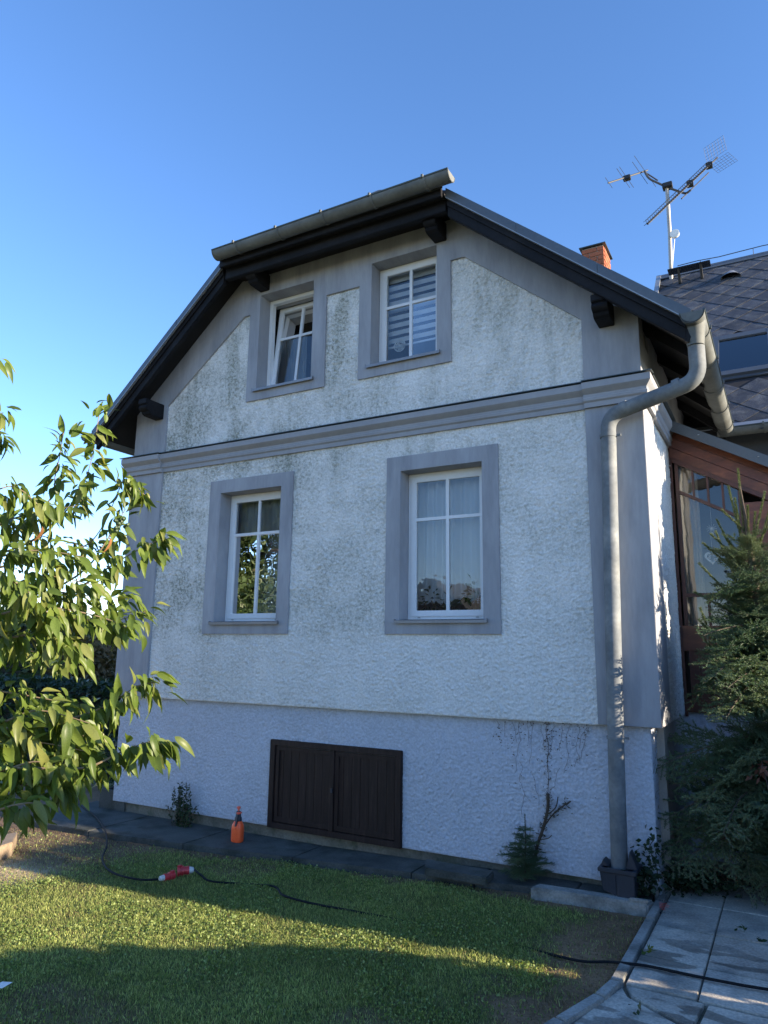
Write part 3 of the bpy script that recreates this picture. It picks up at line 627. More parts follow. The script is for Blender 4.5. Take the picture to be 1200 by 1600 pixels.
# ---- gutters
def gutter(p, q, r, name, parent, caps=(1, 1), lean=1, seg=14, nb=5):
    p = Vector(p); q = Vector(q); d = (q-p).normalized(); s = Vector((d.y, -d.x, 0)); th = .006
    def ringpts(rad): return [s*(rad*math.cos(math.pi*j/seg))+Vector((0, 0, -rad*math.sin(math.pi*j/seg))) for j in range(seg+1)]
    o_, i_ = ringpts(r), ringpts(r-th); sec = o_+i_[::-1]
    g_ = MB().hexa([p+k for k in sec], [q+k for k in sec]).build(name, 'gutter', parent, smooth=True)
    b = MB()
    for sgn in (1, -1): b.tube([p+s*sgn*(r-.002)+Vector((0, 0, .003)), q+s*sgn*(r-.002)+Vector((0, 0, .003))], .011 if sgn == lean else .007, 8)
    b.build('bead', 'gutter_dark', g_, smooth=True)
    for cp, pt, sg in ((caps[0], p, 1), (caps[1], q, -1)):
        if cp: b = MB(); b.hexa([pt+k*1.03 for k in o_], [pt+d*sg*.012+k*1.03 for k in o_]); b.build('end_cap', 'gutter', g_)
    L = (q-p).length
    for k in range(nb):
        t = p+d*(L*(k+.55)/nb); rr_ = r+.009; o2 = ringpts(rr_); i2 = ringpts(r+.0005); sec2 = o2+i2[::-1]
        b = MB(); b.hexa([t+v for v in sec2], [t+d*.024+v for v in sec2]); b.box(t.x+s.x*lean*rr_-.012, t.x+s.x*lean*rr_+.012, t.y+s.y*lean*rr_-.012, t.y+s.y*lean*rr_+.012, t.z-.01, t.z+.022); b.build('bracket', 'gutter_dark' if k % 2 == 9 else 'trim_light' if False else 'gutter', g_)
    return g_
gutter((-4.76, -.57, 6.36), (-1.62, -.57, 6.375), .088, 'front_gutter', house, lean=-1 if False else 1, nb=5)
gutter((.505, -.46, 4.415), (.505, 3.12, 4.40), .096, 'side_gutter', house, caps=(1, 0), lean=1, nb=5)
gutter((.41, 3.12, 4.40), (4.2, 3.12, 4.40), .090, 'wing_gutter', house, caps=(0, 1), lean=1, nb=4)
gutter((-7.02, -.46, 4.39), (-7.02, YB, 4.39), .085, 'side_gutter', house, nb=5)

# ---- downpipe
def arc(P, n=6, rad=.13):
    """round the corners of a polyline"""
    P = [Vector(p) for p in P]; out = [P[0]]
    for i in range(1, len(P)-1):
        a = P[i]+(P[i-1]-P[i]).normalized()*rad; c = P[i]+(P[i+1]-P[i]).normalized()*rad
        for k in range(n+1): t = k/n; out.append(a*(1-t)**2+P[i]*2*t*(1-t)+c*t*t)
    out.append(P[-1]); return out
outl = Vector((.505, -.30, 4.33)); kneeT = Vector(aty(1092, 590, -.26)); kneeB = Vector(aty(950, 650, -.125))
pb_ = Vector(aty(962, 1148, -.125)); pend = Vector(aty(969, 1362, -.08))
dp = MB().tube(arc([outl, (kneeT.x, kneeT.y, kneeT.z-.02), kneeB, (pb_.x, -.125, pb_.z), (pend.x, -.10, pend.z)], 8, .14), .067, 24).build('downpipe', 'pipe', house, smooth=True)
MB().lathe([(.068, 0), (.074, .05), (.083, .12), (.096, .19), (.096, .20)], (outl.x, outl.y, outl.z-.16), 24).build('outlet_funnel', 'gutter', dp, smooth=True)
for (u, v, yy) in ((946.5, 684, -.125), (962, 1155, -.125)):
    c = aty(u+4 if v < 800 else u, v, yy); b = MB(); b.lathe([(.069, 0), (.073, 0), (.073, .028), (.069, .028)], (c[0], c[1], c[2]), 24); b.box(c[0]+.06, c[0]+.11, c[1]-.01, c[1]+.012, c[2]+.004, c[2]+.024); b.box(c[0]-.012, c[0]+.012, c[1]+.07, .01, c[2]+.004, c[2]+.024); b.build('pipe_clamp', 'pipe', dp, smooth=True)
for (a_, c_) in ((kneeB, kneeT),):
    d = (c_-a_).normalized()
    for t in (.20, .78):
        m_ = a_+(c_-a_)*t; MB().tube([m_-d*.03, m_+d*.03], .0705, 24).build('pipe_joint', 'pipe', dp, smooth=True)
c = aty(945, 655, -.125); MB().lathe([(.0765, 0), (.0765, .05)], (pb_.x*.0+c[0]+.05, -.125, 3.55), 24).build('pipe_joint', 'pipe', dp, smooth=True) if False else None

# black leaf trap at the foot of the pipe
bx = tag(empty('drain_gully', (pend.x, -.12, -.36)), 'black plastic drain gully with raised lids at the foot of the downpipe', 'drain')
gx0, gx1, gy0, gy1 = pend.x-.13, pend.x+.145, -.24, .03
b = MB(); zt = -.115; zb_ = -.33
b.hexa([(gx0+.02, gy0+.01, zt-.14), (gx0+.13, gy0+.01, zb_+.04), (gx0+.13, gy1, zb_+.04), (gx0+.02, gy1, zt-.14)], [(gx0, gy0, zt), (gx0+.13, gy0, zt), (gx0+.13, gy1, zt), (gx0, gy1, zt)])
b.box(gx0+.13, gx1-.005, gy0+.001, gy1-.001, -.37, zt); b.build('gully_body', 'black_plastic', bx, .006)
b = MB(); b.prism(rect(gx0-.012, gx1+.012, gy0-.012, gy1+.012), [rect(gx0+.02, gx1-.02, gy0+.02, gy1-.02)], lambda a, c: (a, c, zt), lambda a, c: (a, c, zt+.03)); b.build('rim', 'black_plastic', bx, .004)
for (xa, xb, hh, yy) in ((pend.x+.065, gx1+.01, .16, -.17), (gx0-.005, pend.x-.07, .075, -.17)):
    b = MB(); xm_ = (xa+xb)/2; b.hexa([(xa, yy, zt+.025), (xb, yy, zt+.025), (xm_-.01, yy, zt+hh)], [(xa, yy+.14, zt+.025), (xb, yy+.14, zt+.025), (xm_-.01, yy+.11, zt+hh)]); b.build('lid', 'black_plastic', bx, .003)

# ---- chimney of separate bricks
cy0 = 2.2; c0, c1, c2 = aty(908, 388, cy0), aty(943, 379, cy0), aty(963, 412, cy0)
cx0, cx1 = c0[0], c1[0]; dpt = .42; ct_ = aty(944, 379, cy0)[2]; cbm = 5.0
ch = MB().box(cx0+.012, cx1-.012, cy0+.012, cy0+dpt-.012, cbm, ct_-.02).build('chimney', 'mortar', house)
bh, bl = .065, .2; cz0 = ct_-.026-.065*round((ct_-.026-5.72)/.065)
me_f = None; n_ = 0; z = cz0
while z+bh < ct_-.02:
    offx = (n_ % 2)*bl/2
    for face in 'fr':
        L_ = (cx1-cx0) if face == 'f' else dpt; s_ = -offx
        while s_ < L_-.01:
            a_, e_ = max(s_, 0)+.005, min(s_+bl, L_)-.005
            if e_-a_ > .03:
                if face == 'f': MB().box(cx0+a_, cx0+e_, cy0, cy0+.05, z, z+bh-.011).build('brick', 'brick', ch, .003)
                else: MB().box(cx1-.05, cx1, cy0+a_+(.045 if a_ < .02 else 0), cy0+e_, z, z+bh-.011).build('brick', 'brick', ch, .003)
            s_ += bl
    z += bh; n_ += 1
MB().box(cx0-.025, cx1+.025, cy0-.025, cy0+dpt+.025, ct_-.012, ct_).build('cap', 'gutter_dark', ch)

# ---- the wing behind, with slates
WS = 1.1; WY, WZ = 3.14, 4.43
n_w = (0, -WS, 1); d_w = WZ-WS*WY
rg = atpl(1110, 416, n_w, d_w); RY, RZ = rg[1], rg[2]
wxl = atpl(1028, 440, n_w, d_w)[0]; wxr = 4.2; sl = math.hypot(1, WS)
wing = MB().hexa([(wxl, WY, WZ-.08), (wxr, WY, WZ-.08), (wxr, RY, RZ-.08), (wxl, RY, RZ-.08)], [(wxl, WY, WZ), (wxr, WY, WZ), (wxr, RY, RZ), (wxl, RY, RZ)]).build('wing_roof', 'slate_bed', house)
MB().hexa([(wxl, RY, RZ-.08), (wxr, RY, RZ-.08), (wxr, RY+4, RZ-.08-4*WS), (wxl, RY+4, RZ-.08-4*WS)], [(wxl, RY, RZ), (wxr, RY, RZ), (wxr, RY+4, RZ-4*WS), (wxl, RY+4, RZ-4*WS)]).build('rear_slope', 'slate_bed', wing)
b = MB(); b.hexa([(.0, WY+.35, .9), (4.1, WY+.35, .9), (4.1, WY+.35, WZ+.3), (.0, WY+.35, WZ+.3)], [(.0, WY+.55, .9), (4.1, WY+.55, .9), (4.1, WY+.55, WZ+.5), (.0, WY+.55, WZ+.5)]); b.build('wing_wall', 'wing_wall', house)
MB().hexa([(wxl+.05, RY-3.0, RZ-3.35), (wxl+.05, RY+3, RZ-4.3), (wxl+.05, RY, RZ-1.0)], [(wxl+.25, RY-3.0, RZ-4.3), (wxl+.25, RY+3, RZ-4.3), (wxl+.25, RY, RZ-1.0)]).build('wing_gable', 'wing_wall', house)
def wing_pt(x, s, h): # s along the slope from the eave, h off the surface
    return (x, WY+s/sl-h*WS/sl, WZ+WS*s/sl+h/sl)
skl = [atpl(1116, 536, n_w, d_w), atpl(1119, 592, n_w, d_w)]
sk_s0 = (skl[1][1]-WY)*sl; sk_s1 = (skl[0][1]-WY)*sl; sk_x0 = skl[0][0]; sk_x1 = sk_x0+.78
HD = .225                                  # half diagonal of a slate
c_ = .045
dm = [(-HD, -c_*.0), (-c_, -HD+c_*.0), (c_, -HD), (HD, 0), (c_, HD), (-c_, HD)]
dm = [(-HD*.978, 0), (0, -HD*.978), (HD*.978, 0), (0, HD*.978)]
vv = []; th = .004
for lift in (0, th):
    for a_, s_ in dm: vv.append((a_, s_, lift+(.009 if s_ < -.1 else (.005 if abs(s_) < .1 else .001))))
me_s = bpy.data.meshes.new('slate'); me_s.from_pydata(vv, [], [(3, 2, 1, 0), (4, 5, 6, 7), (0, 1, 5, 4), (1, 2, 6, 5), (2, 3, 7, 6), (3, 0, 4, 7)]); me_s.materials.append(M['slate'])
ang = math.atan(WS); row = 0; s_ = HD*.3; cnt = 0; Ltot = (RY-WY)*sl
rs = random.Random(4)
while s_ < Ltot-HD*.5:
    x = wxl+.2+(row % 2)*HD
    while x < 2.0:
        inwin = sk_x0-.16 < x < sk_x1+.16 and sk_s0-.16 < s_ < sk_s1+.16
        hid = (s_ > HD and False)
        vis = x > -1.2 and x < 1.75
        if not inwin and vis and cnt < 300:
            o = inst('slate', me_s, wing, wing_pt(x, s_, .004), (ang+rs.uniform(-.008, .008), rs.uniform(-.008, .008), rs.uniform(-.012, .012))); cnt += 1
        x += 2*HD
    s_ += HD; row += 1
# ridge cap, verge, lightning wire
b = MB(); b.hexa([wing_pt(wxl, Ltot-.16, .02), wing_pt(wxr, Ltot-.16, .02), (wxr, RY, RZ+.035), (wxl, RY, RZ+.035)], [wing_pt(wxl, Ltot-.16, .03), wing_pt(wxr, Ltot-.16, .03), (wxr, RY+.005, RZ+.05), (wxl, RY+.005, RZ+.05)]); b.build('ridge_cap', 'trim', wing)
b = MB(); b.hexa([wing_pt(wxl-.03, 0, 0), wing_pt(wxl+.05, 0, 0), wing_pt(wxl+.05, Ltot, 0), wing_pt(wxl-.03, Ltot, 0)], [wing_pt(wxl-.03, 0, .05), wing_pt(wxl+.05, 0, .05), wing_pt(wxl+.05, Ltot, .05), wing_pt(wxl-.03, Ltot, .05)]); b.build('verge', 'trim_light', wing)
b = MB(); xw = np.linspace(wxl+.35, 2.6, 9); b.tube([(x, RY, RZ+.16+(.012*math.sin(i*2.1))) for i, x in enumerate(xw)], .008, 6)
for x in (wxl+.75, 1.0, 1.9): b.tube([(x, RY, RZ+.02), (x, RY, RZ+.165)], .006, 6)
b.build('lightning_wire', 'aerial', wing)
# roof step grating
gp = atpl(1048, 439, n_w, d_w); gq = atpl(1112, 424, n_w, d_w); gs = (gp[1]-WY)*sl-.12
st = MB()
xa, xb = gp[0], gq[0]
for k in range(5): y_ = k*.05; p_ = wing_pt(xa, gs, .10); st.box(xa, xb, p_[1]-.22+y_, p_[1]-.205+y_, p_[2]+.05, p_[2]+.07)
for k in range(26): x = xa+(xb-xa)*k/25; st.box(x-.006, x+.006, p_[1]-.22, p_[1]-.0, p_[2]+.052, p_[2]+.068)
stp = st.build('roof_step', 'aerial_dark', wing)
for t in (.25, .78):
    x = xa+(xb-xa)*t; MB().hexa([(x-.02, p_[1]-.2, p_[2]+.05), (x+.02, p_[1]-.2, p_[2]+.05), (x+.02, p_[1]-.08, p_[2]-.18), (x-.02, p_[1]-.08, p_[2]-.18)], [(x-.02, p_[1]-.15, p_[2]+.05), (x+.02, p_[1]-.15, p_[2]+.05), (x+.02, p_[1]+.1, p_[2]-.12), (x-.02, p_[1]+.1, p_[2]-.12)]).build('step_bracket', 'aerial_dark', wing)
# vent hood
v_ = atpl(1142, 434, n_w, d_w); vs_ = (v_[1]-WY)*sl; b = MB(); n1 = 10; top = []; bot = []
for i in range(n1+1):
    a_ = math.pi*i/n1; top.append(wing_pt(v_[0]+.17*math.cos(a_), vs_-.06, .01+.11*math.sin(a_))); bot.append(wing_pt(v_[0]+.05*math.cos(a_), vs_+.30, .01+.01*math.sin(a_)))
b.add(top+bot, [(i, i+1, n1+2+i, n1+1+i) for i in range(n1)]); b.build('vent_hood', 'trim_light', wing)
# roof window
def wbox(b, x0, x1, s0, s1, h0, h1): return b.hexa([wing_pt(x0, s0, h0), wing_pt(x1, s0, h0), wing_pt(x1, s1, h0), wing_pt(x0, s1, h0)], [wing_pt(x0, s0, h1), wing_pt(x1, s0, h1), wing_pt(x1, s1, h1), wing_pt(x0, s1, h1)])
b = MB(); fr_ = .07
for a0, a1, b0, b1 in ((sk_x0-.05, sk_x0+fr_, sk_s0-.05, sk_s1+.05), (sk_x1-fr_, sk_x1+.05, sk_s0-.05, sk_s1+.05)): wbox(b, a0, a1, b0, b1, .005, .07)
wbox(b, sk_x0+fr_, sk_x1-fr_, sk_s0-.05, sk_s0+fr_, .005, .068); wbox(b, sk_x0+fr_, sk_x1-fr_, sk_s1-fr_, sk_s1+.05, .005, .068)
rw = b.build('roof_window', 'trim', wing, .003) ; rw.name = 'roof_window'
wbox(MB(), sk_x0+fr_, sk_x1-fr_, sk_s0+fr_, sk_s1-fr_, .04, .045).build('roof_window_pane', 'glass', wing)
wbox(MB(), sk_x0+fr_, sk_x1-fr_, sk_s0+fr_, sk_s1-fr_, .004, .012).build('roof_window_backing', 'slate_bed', wing)  # dark sheet right behind the roof window pane
b = MB(); wbox(b, sk_x0-.12, sk_x1+.2, sk_s0-.12, sk_s0-.05, .01, .03); b.build('roof_window_apron', 'trim', wing); b = MB(); wbox(b, sk_x0-.12, sk_x1+.2, sk_s1+.05, sk_s1+.10, .01, .05); b.build('roof_window_apron', 'trim', wing)
b = MB(); wbox(b, wxl, wxr, -.02, .06, .006, .022); b.build('eaves_flashing', 'trim_light', wing)

# ---- veranda: lean-to of red wood against the side wall
VY = 1.63; VX1 = 2.9
ta, tb = aty(1045, 655.6, VY-.2), aty(1200, 712, VY-.2); vs = (tb[2]-ta[2])/(tb[0]-ta[0])
vz = lambda x, off=0.: ta[2]+vs*(x-ta[0])-off
fa, fb = aty(1043, 670, VY-.2), aty(1200, 730, VY-.2); fh = ta[2]-fa[2]+.02
ver = MB()
ver.hexa([(-.02, VY-.20, vz(-.02, fh)), (VX1, VY-.20, vz(VX1, fh)), (VX1, VY-.20, vz(VX1)), (-.02, VY-.20, vz(-.02))], [(-.02, VY-.18, vz(-.02, fh)), (VX1, VY-.18, vz(VX1, fh)), (VX1, VY-.18, vz(VX1)), (-.02, VY-.18, vz(-.02))])
ver.hexa([(-.02, VY-.18, vz(-.02, .03)), (VX1, VY-.18, vz(VX1, .03)), (VX1, WY+.34, vz(VX1, .03)), (-.02, WY+.34, vz(-.02, .03))], [(-.02, VY-.18, vz(-.02)), (VX1, VY-.18, vz(VX1)), (VX1, WY+.34, vz(VX1)), (-.02, WY+.34, vz(-.02))])
vr = ver.build('veranda_roof', 'trim', house)
for x in (.33, .87): 
    MB().lathe([(.010, 0), (.010, .006)], (x, VY-.205, vz(x, fh*.45)), 8).build('rivet', 'trim_light', vr)
def vrake(x0, x1, o0, o1, y0, y1): return MB().hexa([(x0, y0, vz(x0, o1)), (x1, y0, vz(x1, o1)), (x1, y0, vz(x1, o0)), (x0, y0, vz(x0, o0))], [(x0, y1, vz(x0, o1)), (x1, y1, vz(x1, o1)), (x1, y1, vz(x1, o0)), (x0, y1, vz(x0, o0))])
vw = MB().box(.0, .028, VY-.005, VY+.08, .985, vz(.0, .2)).build('veranda_wall', 'red_wood_dark', house)
wt = aty(1054.4, 725, VY); wo = vz(wt[0])-wt[2]       # offset of the window head below the roof line
nb_ = 3; o0 = .035
for k in range(nb_):
    h_ = (wo-.05-o0)/nb_; vrake(.005, VX1-.1, o0+k*h_+.002, o0+(k+1)*h_-.002, VY-.015-.004*(k % 2), VY+.03).build('fascia_board', 'red_wood', vw, .003)
vrake(.028, VX1-.1, wo-.05, wo, VY-.03, VY+.05).build('head_rail', 'red_wood_dark', vw, .003)
xj1 = aty(1161, 800, VY)[0]; xp1 = xj1+.24
zt0 = aty(1060, 768, VY)
to = vz(zt0[0])-zt0[2]                    # transom below the roof line
zr = aty(1070, 930, VY)[2]; zs0 = aty(1072, 978, VY)[2]; zsb = aty(1072, 991, VY)[2]; zbot = aty(1066, 1112, VY)[2]
def vwin(x0, x1, seed):
    w = MB(); w.box(x0, x0+.035, VY-.01, VY+.05, zs0, vz(x0, wo)); w.box(x1-.035, x1, VY-.01, VY+.05, zs0, vz(x1, wo)); w = w.build('veranda_window', 'red_wood_dark', vw, .003)
    vrake(x0+.035, x1-.035, to-.018, to+.018, VY-.006, VY+.05).build('transom', 'red_wood_dark', vw)
    n = 4; ww = (x1-x0-.07)/n; 
    for k in range(n):
        a0, a1 = x0+.035+k*ww, x0+.035+(k+1)*ww
        if k: vrake(a0-.011, a0+.011, wo, to-.018, VY-.003, VY+.045).build('glazing_bar', 'red_wood_dark', w)
        MB().add([(a0, VY+.02, vz(a0, to)), (a1, VY+.02, vz(a1, to)), (a1, VY+.02, vz(a1, wo)), (a0, VY+.02, vz(a0, wo))], [(0, 1, 2, 3)]).build('pane', 'glass', w)
    MB().add([(x0+.03, VY+.02, zr), (x1-.03, VY+.02, zr), (x1-.03, VY+.02, vz(x1-.03, to)), (x0+.03, VY+.02, vz(x0+.03, to))], [(0, 1, 2, 3)]).build('pane', 'glass', w)
    MB().box(x0+.035, x1-.035, VY-.006, VY+.05, zr-.018, zr+.018).build('glazing_bar', 'red_wood_dark', w)
    MB().box(x0+.235, x0+.26, VY-.003, VY+.045, zs0, zr-.018).build('glazing_bar', 'red_wood_dark', w)
    MB().add([(x0+.03, VY+.02, zs0), (x1-.03, VY+.02, zs0), (x1-.03, VY+.02, zr), (x0+.03, VY+.02, zr)], [(0, 1, 2, 3)]).build('pane', 'glass', w)
vwin(.05, xj1, 0); vwin(xp1, xp1+.9, 1)
MB().box(xj1, xp1, VY-.035, VY+.06, zbot, vz(xp1, wo)-.003).build('post', 'red_wood', vw, .006)
MB().box(.028, VX1-.1, VY-.02, VY+.06, zsb-.17, zs0).build('bottom_rail', 'red_wood', vw, .005)
MB().box(.028, VX1-.1, VY-.018, VY+.06, zbot, zbot+.13).build('foot_rail', 'red_wood_dark', vw, .005)
x = .07
while x < 2.6: MB().box(x, x+.094, VY+.005, VY+.03, zbot+.13, zsb-.17).build('board', 'red_wood_dark', vw, .003); x += .098
rough('veranda_plinth', 'plinth', rect(-.10, VX1, -.45, zbot-.005), [], .0125, .015, 34, 'y', VY+.03, house, 6, .22)
MB().box(-.1, VX1, VY+.032, VY+.2, -.5, zbot-.006).build('veranda_foundation', 'core', house)
MB().box(VX1-.12, VX1, VY, WY+.3, zbot-.1, vz(VX1, .04)).build('veranda_end_wall', 'core', house)
MB().box(0, VX1, VY+.06, WY+.3, zbot-.1, zbot).build('veranda_floor', 'room', house)
o = wavy(.06, .26, zs0+.02, vz(.1, wo+.01), VY+.12, 40, .03, 3, 0., nz=16).build('beige_curtain', 'curtain_beige', None, smooth=True)
tag(o, 'narrow beige curtain hanging behind the left edge of the veranda window', 'curtain')
def heart(c, s, nm, label, fill=True, m='white_plastic'):
    P = []
    for i in range(28):
        t = 2*math.pi*i/28; P.append((16*math.sin(t)**3/16*s, (13*math.cos(t)-5*math.cos(2*t)-2*math.cos(3*t)-math.cos(4*t))/16*s))
    y = c[1]; inner = [(a*.68, bb*.68+.005*s) for a, bb in P]
    b = MB(); b.prism([(c[0]+a, c[2]+bb) for a, bb in P], [[(c[0]+a, c[2]+bb) for a, bb in inner]], pz(y-.003), pz(y+.003))
    if fill:
        rr = random.Random(2)
        for i in range(26):
            a, bb = P[rr.randrange(28)]; f = rr.uniform(.1, .75); ring(b, c[0]+a*f, y, c[2]+bb*f, s*.17, s*.10, 8)
    else:
        ring(b, c[0]-s*.45, y, c[2]+.3*s, s*.32, s*.09, 12); ring(b, c[0]+s*.45, y, c[2]+.3*s, s*.32, s*.09, 12)
    b.tube([(c[0], y, c[2]+s*.4), (c[0]+.004, y, c[2]+s*.4+.28)], .0012, 4)
    tag(b.build(nm, m, None, loc=c), label, 'ornament')
heart(aty(1113, 871, VY+.06), .075, 'lace_heart', 'large white lace heart hanging behind the veranda window')
heart(aty(1121, 953, VY+.06), .036, 'small_heart', 'small white wire heart hanging in the low veranda pane', False)
c = aty(1112, 826, VY+.06); b = MB()
for k in range(6):
    a = math.pi*k/6; b.tube([(c[0]-.05*math.cos(a), c[1], c[2]-.05*math.sin(a)), (c[0]+.05*math.cos(a), c[1], c[2]+.05*math.sin(a))], .002, 4)
b.tube([tuple(c), (c[0], c[1], c[2]+.3)], .001, 4); b.lathe([(.012, -.09), (.02, -.06), (.012, -.04)], tuple(c), 8)
tag(b.build('straw_star', 'white_plastic', None, loc=c), 'small straw star hanging on a thread above the lace heart', 'ornament')

# ================================================================== TV AERIALS
mb_ = atpl(1047, 432, n_w, d_w); my = mb_[1]-.1
m0 = aty(1048, 434, my); m1 = aty(1042, 291, my)
ant = tag(empty('tv_aerial', tuple(m0)), 'tall roof mast with two television aerials standing on the slate roof', 'aerial')
mast = MB().tube([tuple(m0-np.array([0, 0, .25])), tuple(aty(1046.5, 365, my)), tuple(m1)], .035, 12).build('mast', 'mast', ant, smooth=True)
A = lambda u, v, dy=0.: tuple(aty(u, v, my+dy))
MB().tube(arc([A(1043, 293), A(1013, 279), A(1007, 267)], 4, .1), .022, 8).build('arm', 'aerial', ant, smooth=True)
MB().tube(arc([A(1043, 293), A(1072, 303), A(1079, 297)], 4, .05), .022, 8).build('arm', 'aerial', ant, smooth=True)
b = MB(); c = A(1043, 291); b.box(c[0]-.09, c[0]+.09, c[1]-.08, c[1]+.08, c[2]-.05, c[2]+.05); b.build('mast_clamp', 'aerial_dark', ant, .01)
# yagi with mesh reflector
p, q = np.array(A(1012, 350, -1.0)), np.array(A(1121, 246, .9)); d = (q-p)/np.linalg.norm(q-p)
side = np.cross(d, (0, 0, 1)); side /= np.linalg.norm(side); upv = np.cross(side, d)
yg = MB().tube([p, q], .018, 6).build('yagi_boom', 'aerial', ant)
MB().tube([p+(q-p)*.42-upv*.10, p+(q-p)*.82-upv*.10], .013, 6).build('support_strut', 'aerial', yg)
b = MB(); nE = 34
for k in range(nE):
    t = k/(nE-1)*.86; c = p+(q-p)*t; l = .075+.02*t
    b.tube([c-side*l+upv*.01, c+side*l+upv*.01], .006, 4); b.tube([c-side*.05+upv*.07, c+side*.05+upv*.07], .004, 4); b.tube([c, c+upv*.07], .005, 4)
b.build('element', 'aerial', yg)
for t in (.58, .87):
    c = p+(q-p)*t; b = MB(); b.box(c[0]-.06, c[0]+.06, c[1]-.05, c[1]+.05, c[2]-.06, c[2]+.05); b.build('junction_box', 'aerial_dark', yg, .008)
for sgn in (1, -1):
    b = MB(); o_ = q+d*.0+upv*.03*sgn; v1 = (upv*.75*sgn+d*.45); v1 = v1/np.linalg.norm(v1)*.30; v2 = side*.22
    for k in range(6): f = k/5; b.tube([o_+v1*f-v2, o_+v1*f+v2], .003, 4)
    for k in range(8): f = -1+2*k/7; b.tube([o_+v2*f, o_+v2*f+v1], .003, 4)
    b.build('reflector', 'aerial', yg)
# small VHF aerial
p, q = np.array(A(950, 286, -.5)), np.array(A(1012, 266, .1)); d = (q-p)/np.linalg.norm(q-p); side = np.cross(d, (0, 0, 1)); side /= np.linalg.norm(side); upv = np.cross(side, d)
vh = MB().tube([p, q], .016, 6).build('vhf_boom', 'aerial', ant)
for t, l in ((.02, .14), (.38, .26), (.46, .28), (.80, .30), (.93, .42)):
    c = p+(q-p)*t; ax = np.array([.42, .10, -.90]); MB().tube([c-ax*l, c+ax*l], .005, 5).build('rod', 'aerial', vh)
c = p+(q-p)*.9; MB().tube([c, c-upv*.35+side*.2], .014, 5).build('rod', 'aerial', vh)
c = p+(q-p)*.47; MB().box(c[0]-.07, c[0]+.07, c[1]-.05, c[1]+.05, c[2]-.07, c[2]+.02).build('junction_box', 'aerial_dark', vh, .01)
c = A(1054, 364.5, -.08); b = MB(); nn = 16
f = [(c[0]+.085*math.cos(2*math.pi*i/nn), c[2]+.085*math.sin(2*math.pi*i/nn)) for i in range(nn)]
b.prism(f, [], pz(c[1]), pz(c[1]+.05)); b.build('dish', 'white_plastic', ant, .012, smooth=True)
b = MB(); b.tube([A(1047, 362), (c[0], c[1]+.05, c[2]-.02)], .02, 6); b.tube([(c[0]-.01, c[1]+.04, c[2]-.1), A(1052, 400, -.06), A(1050, 425, -.05)], .008, 5); b.build('dish_cable', 'white_plastic', ant)

# ================================================================== CONCRETE STRIP, KERB, PAVING
pth = tag(empty('path', (-3, -.4, -.4)), kind='structure')
cuts = [-7.05, -5.9, -4.65, -3.4, -2.15, -1.55, -.72, -.14]
for i in range(len(cuts)-1):
    a, c = cuts[i]+.004, cuts[i+1]-.004; ja = .0 if i == 0 else .02
    za, zc = slab_z(a), slab_z(c); back = .12 if i else .35
    if i == 0: lo = [(a+.15, -.95+.1, za), (c, edge_y(c), zc), (c, .12, zc), (a-.1, .35, za)]
    else:
        ya, yc = (edge_y(a), edge_y(c)) if i < 5 else ((-.31, -.20) if i == 5 else (-.18, -.16))
        lo = [(a, ya, za), (c, yc, zc), (c, .12, zc), (a, .12, za)]
    MB().hexa([(p[0], p[1], p[2]-.09) for p in lo], lo).build('concrete_slab', 'concrete', pth, .007)
P4 = [atz(828, 1386, -.285), atz(1012, 1413, -.285), atz(1022, 1406, -.285), atz(842, 1380, -.285)]
b = MB(); b.hexa([(p[0], p[1], -.42) for p in P4], [(p[0], p[1], -.285) for p in P4])
tag(b.build('kerb_stone', 'concrete_light', None, .012, loc=tuple((P4[0]+P4[1])/2)), 'long pale concrete kerb stone lying in front of the drain gully', 'kerb stone')
P4 = [np.array(p) for p in ((-1.97, -.42, -.3), (-1.40, -.40, -.3), (-1.42, -.17, -.3), (-2.10, -.15, -.3))]
b = MB(); b.hexa([(p[0], p[1], -.335) for p in P4], [(p[0], p[1], -.268) for p in P4])
tag(b.build('stone_slab', 'concrete', None, .01, loc=(-1.75, -.3, -.3)), 'flat grey stone slab lying on the concrete strip right of the cellar doors', 'stone slab')
c = atz(994, 1410, -.283); b = MB(); b.hexa([(c[0]-.06, c[1]-.0, -.284), (c[0]+.09, c[1]+.02, -.284), (c[0]+.08, c[1]+.05, -.284), (c[0]-.03, c[1]+.04, -.284)], [(c[0]-.06, c[1], -.258), (c[0]+.09, c[1]+.02, -.261), (c[0]+.08, c[1]+.05, -.264), (c[0]-.03, c[1]+.04, -.262)])
tag(b.build('stone_chip', 'concrete_light', None, .006, loc=tuple(c)), 'small flat stone chip on the right end of the kerb stone', 'stone')

pv = tag(empty('pavement', (.3, -.8, -.4)), kind='structure')
ZP = -.335
def paver(poly, name='paver', m='concrete_light', parent=None, z=None, gap=.006):
    c = np.mean(np.array(poly), 0); Q = []
    for p in poly: v = np.array(p)-c; L_ = np.linalg.norm(v); Q.append(c+v*(1-gap*1.4/L_))
    z = ZP if z is None else z; dz = rs.uniform(-.003, .003)
    return MB().hexa([(p[0], p[1], z-.06) for p in Q], [(p[0], p[1], z+dz) for p in Q]).build(name, m, parent or pv, .004)
ys_ = [.80, .06, -.54, -1.165, -1.66]
M['paver'] = mat('paving_slab', (.50, .455, .385), .85, .30, 2.6, .22, 60, .003, 90, tint=(.28, .275, .25), rand=.14)
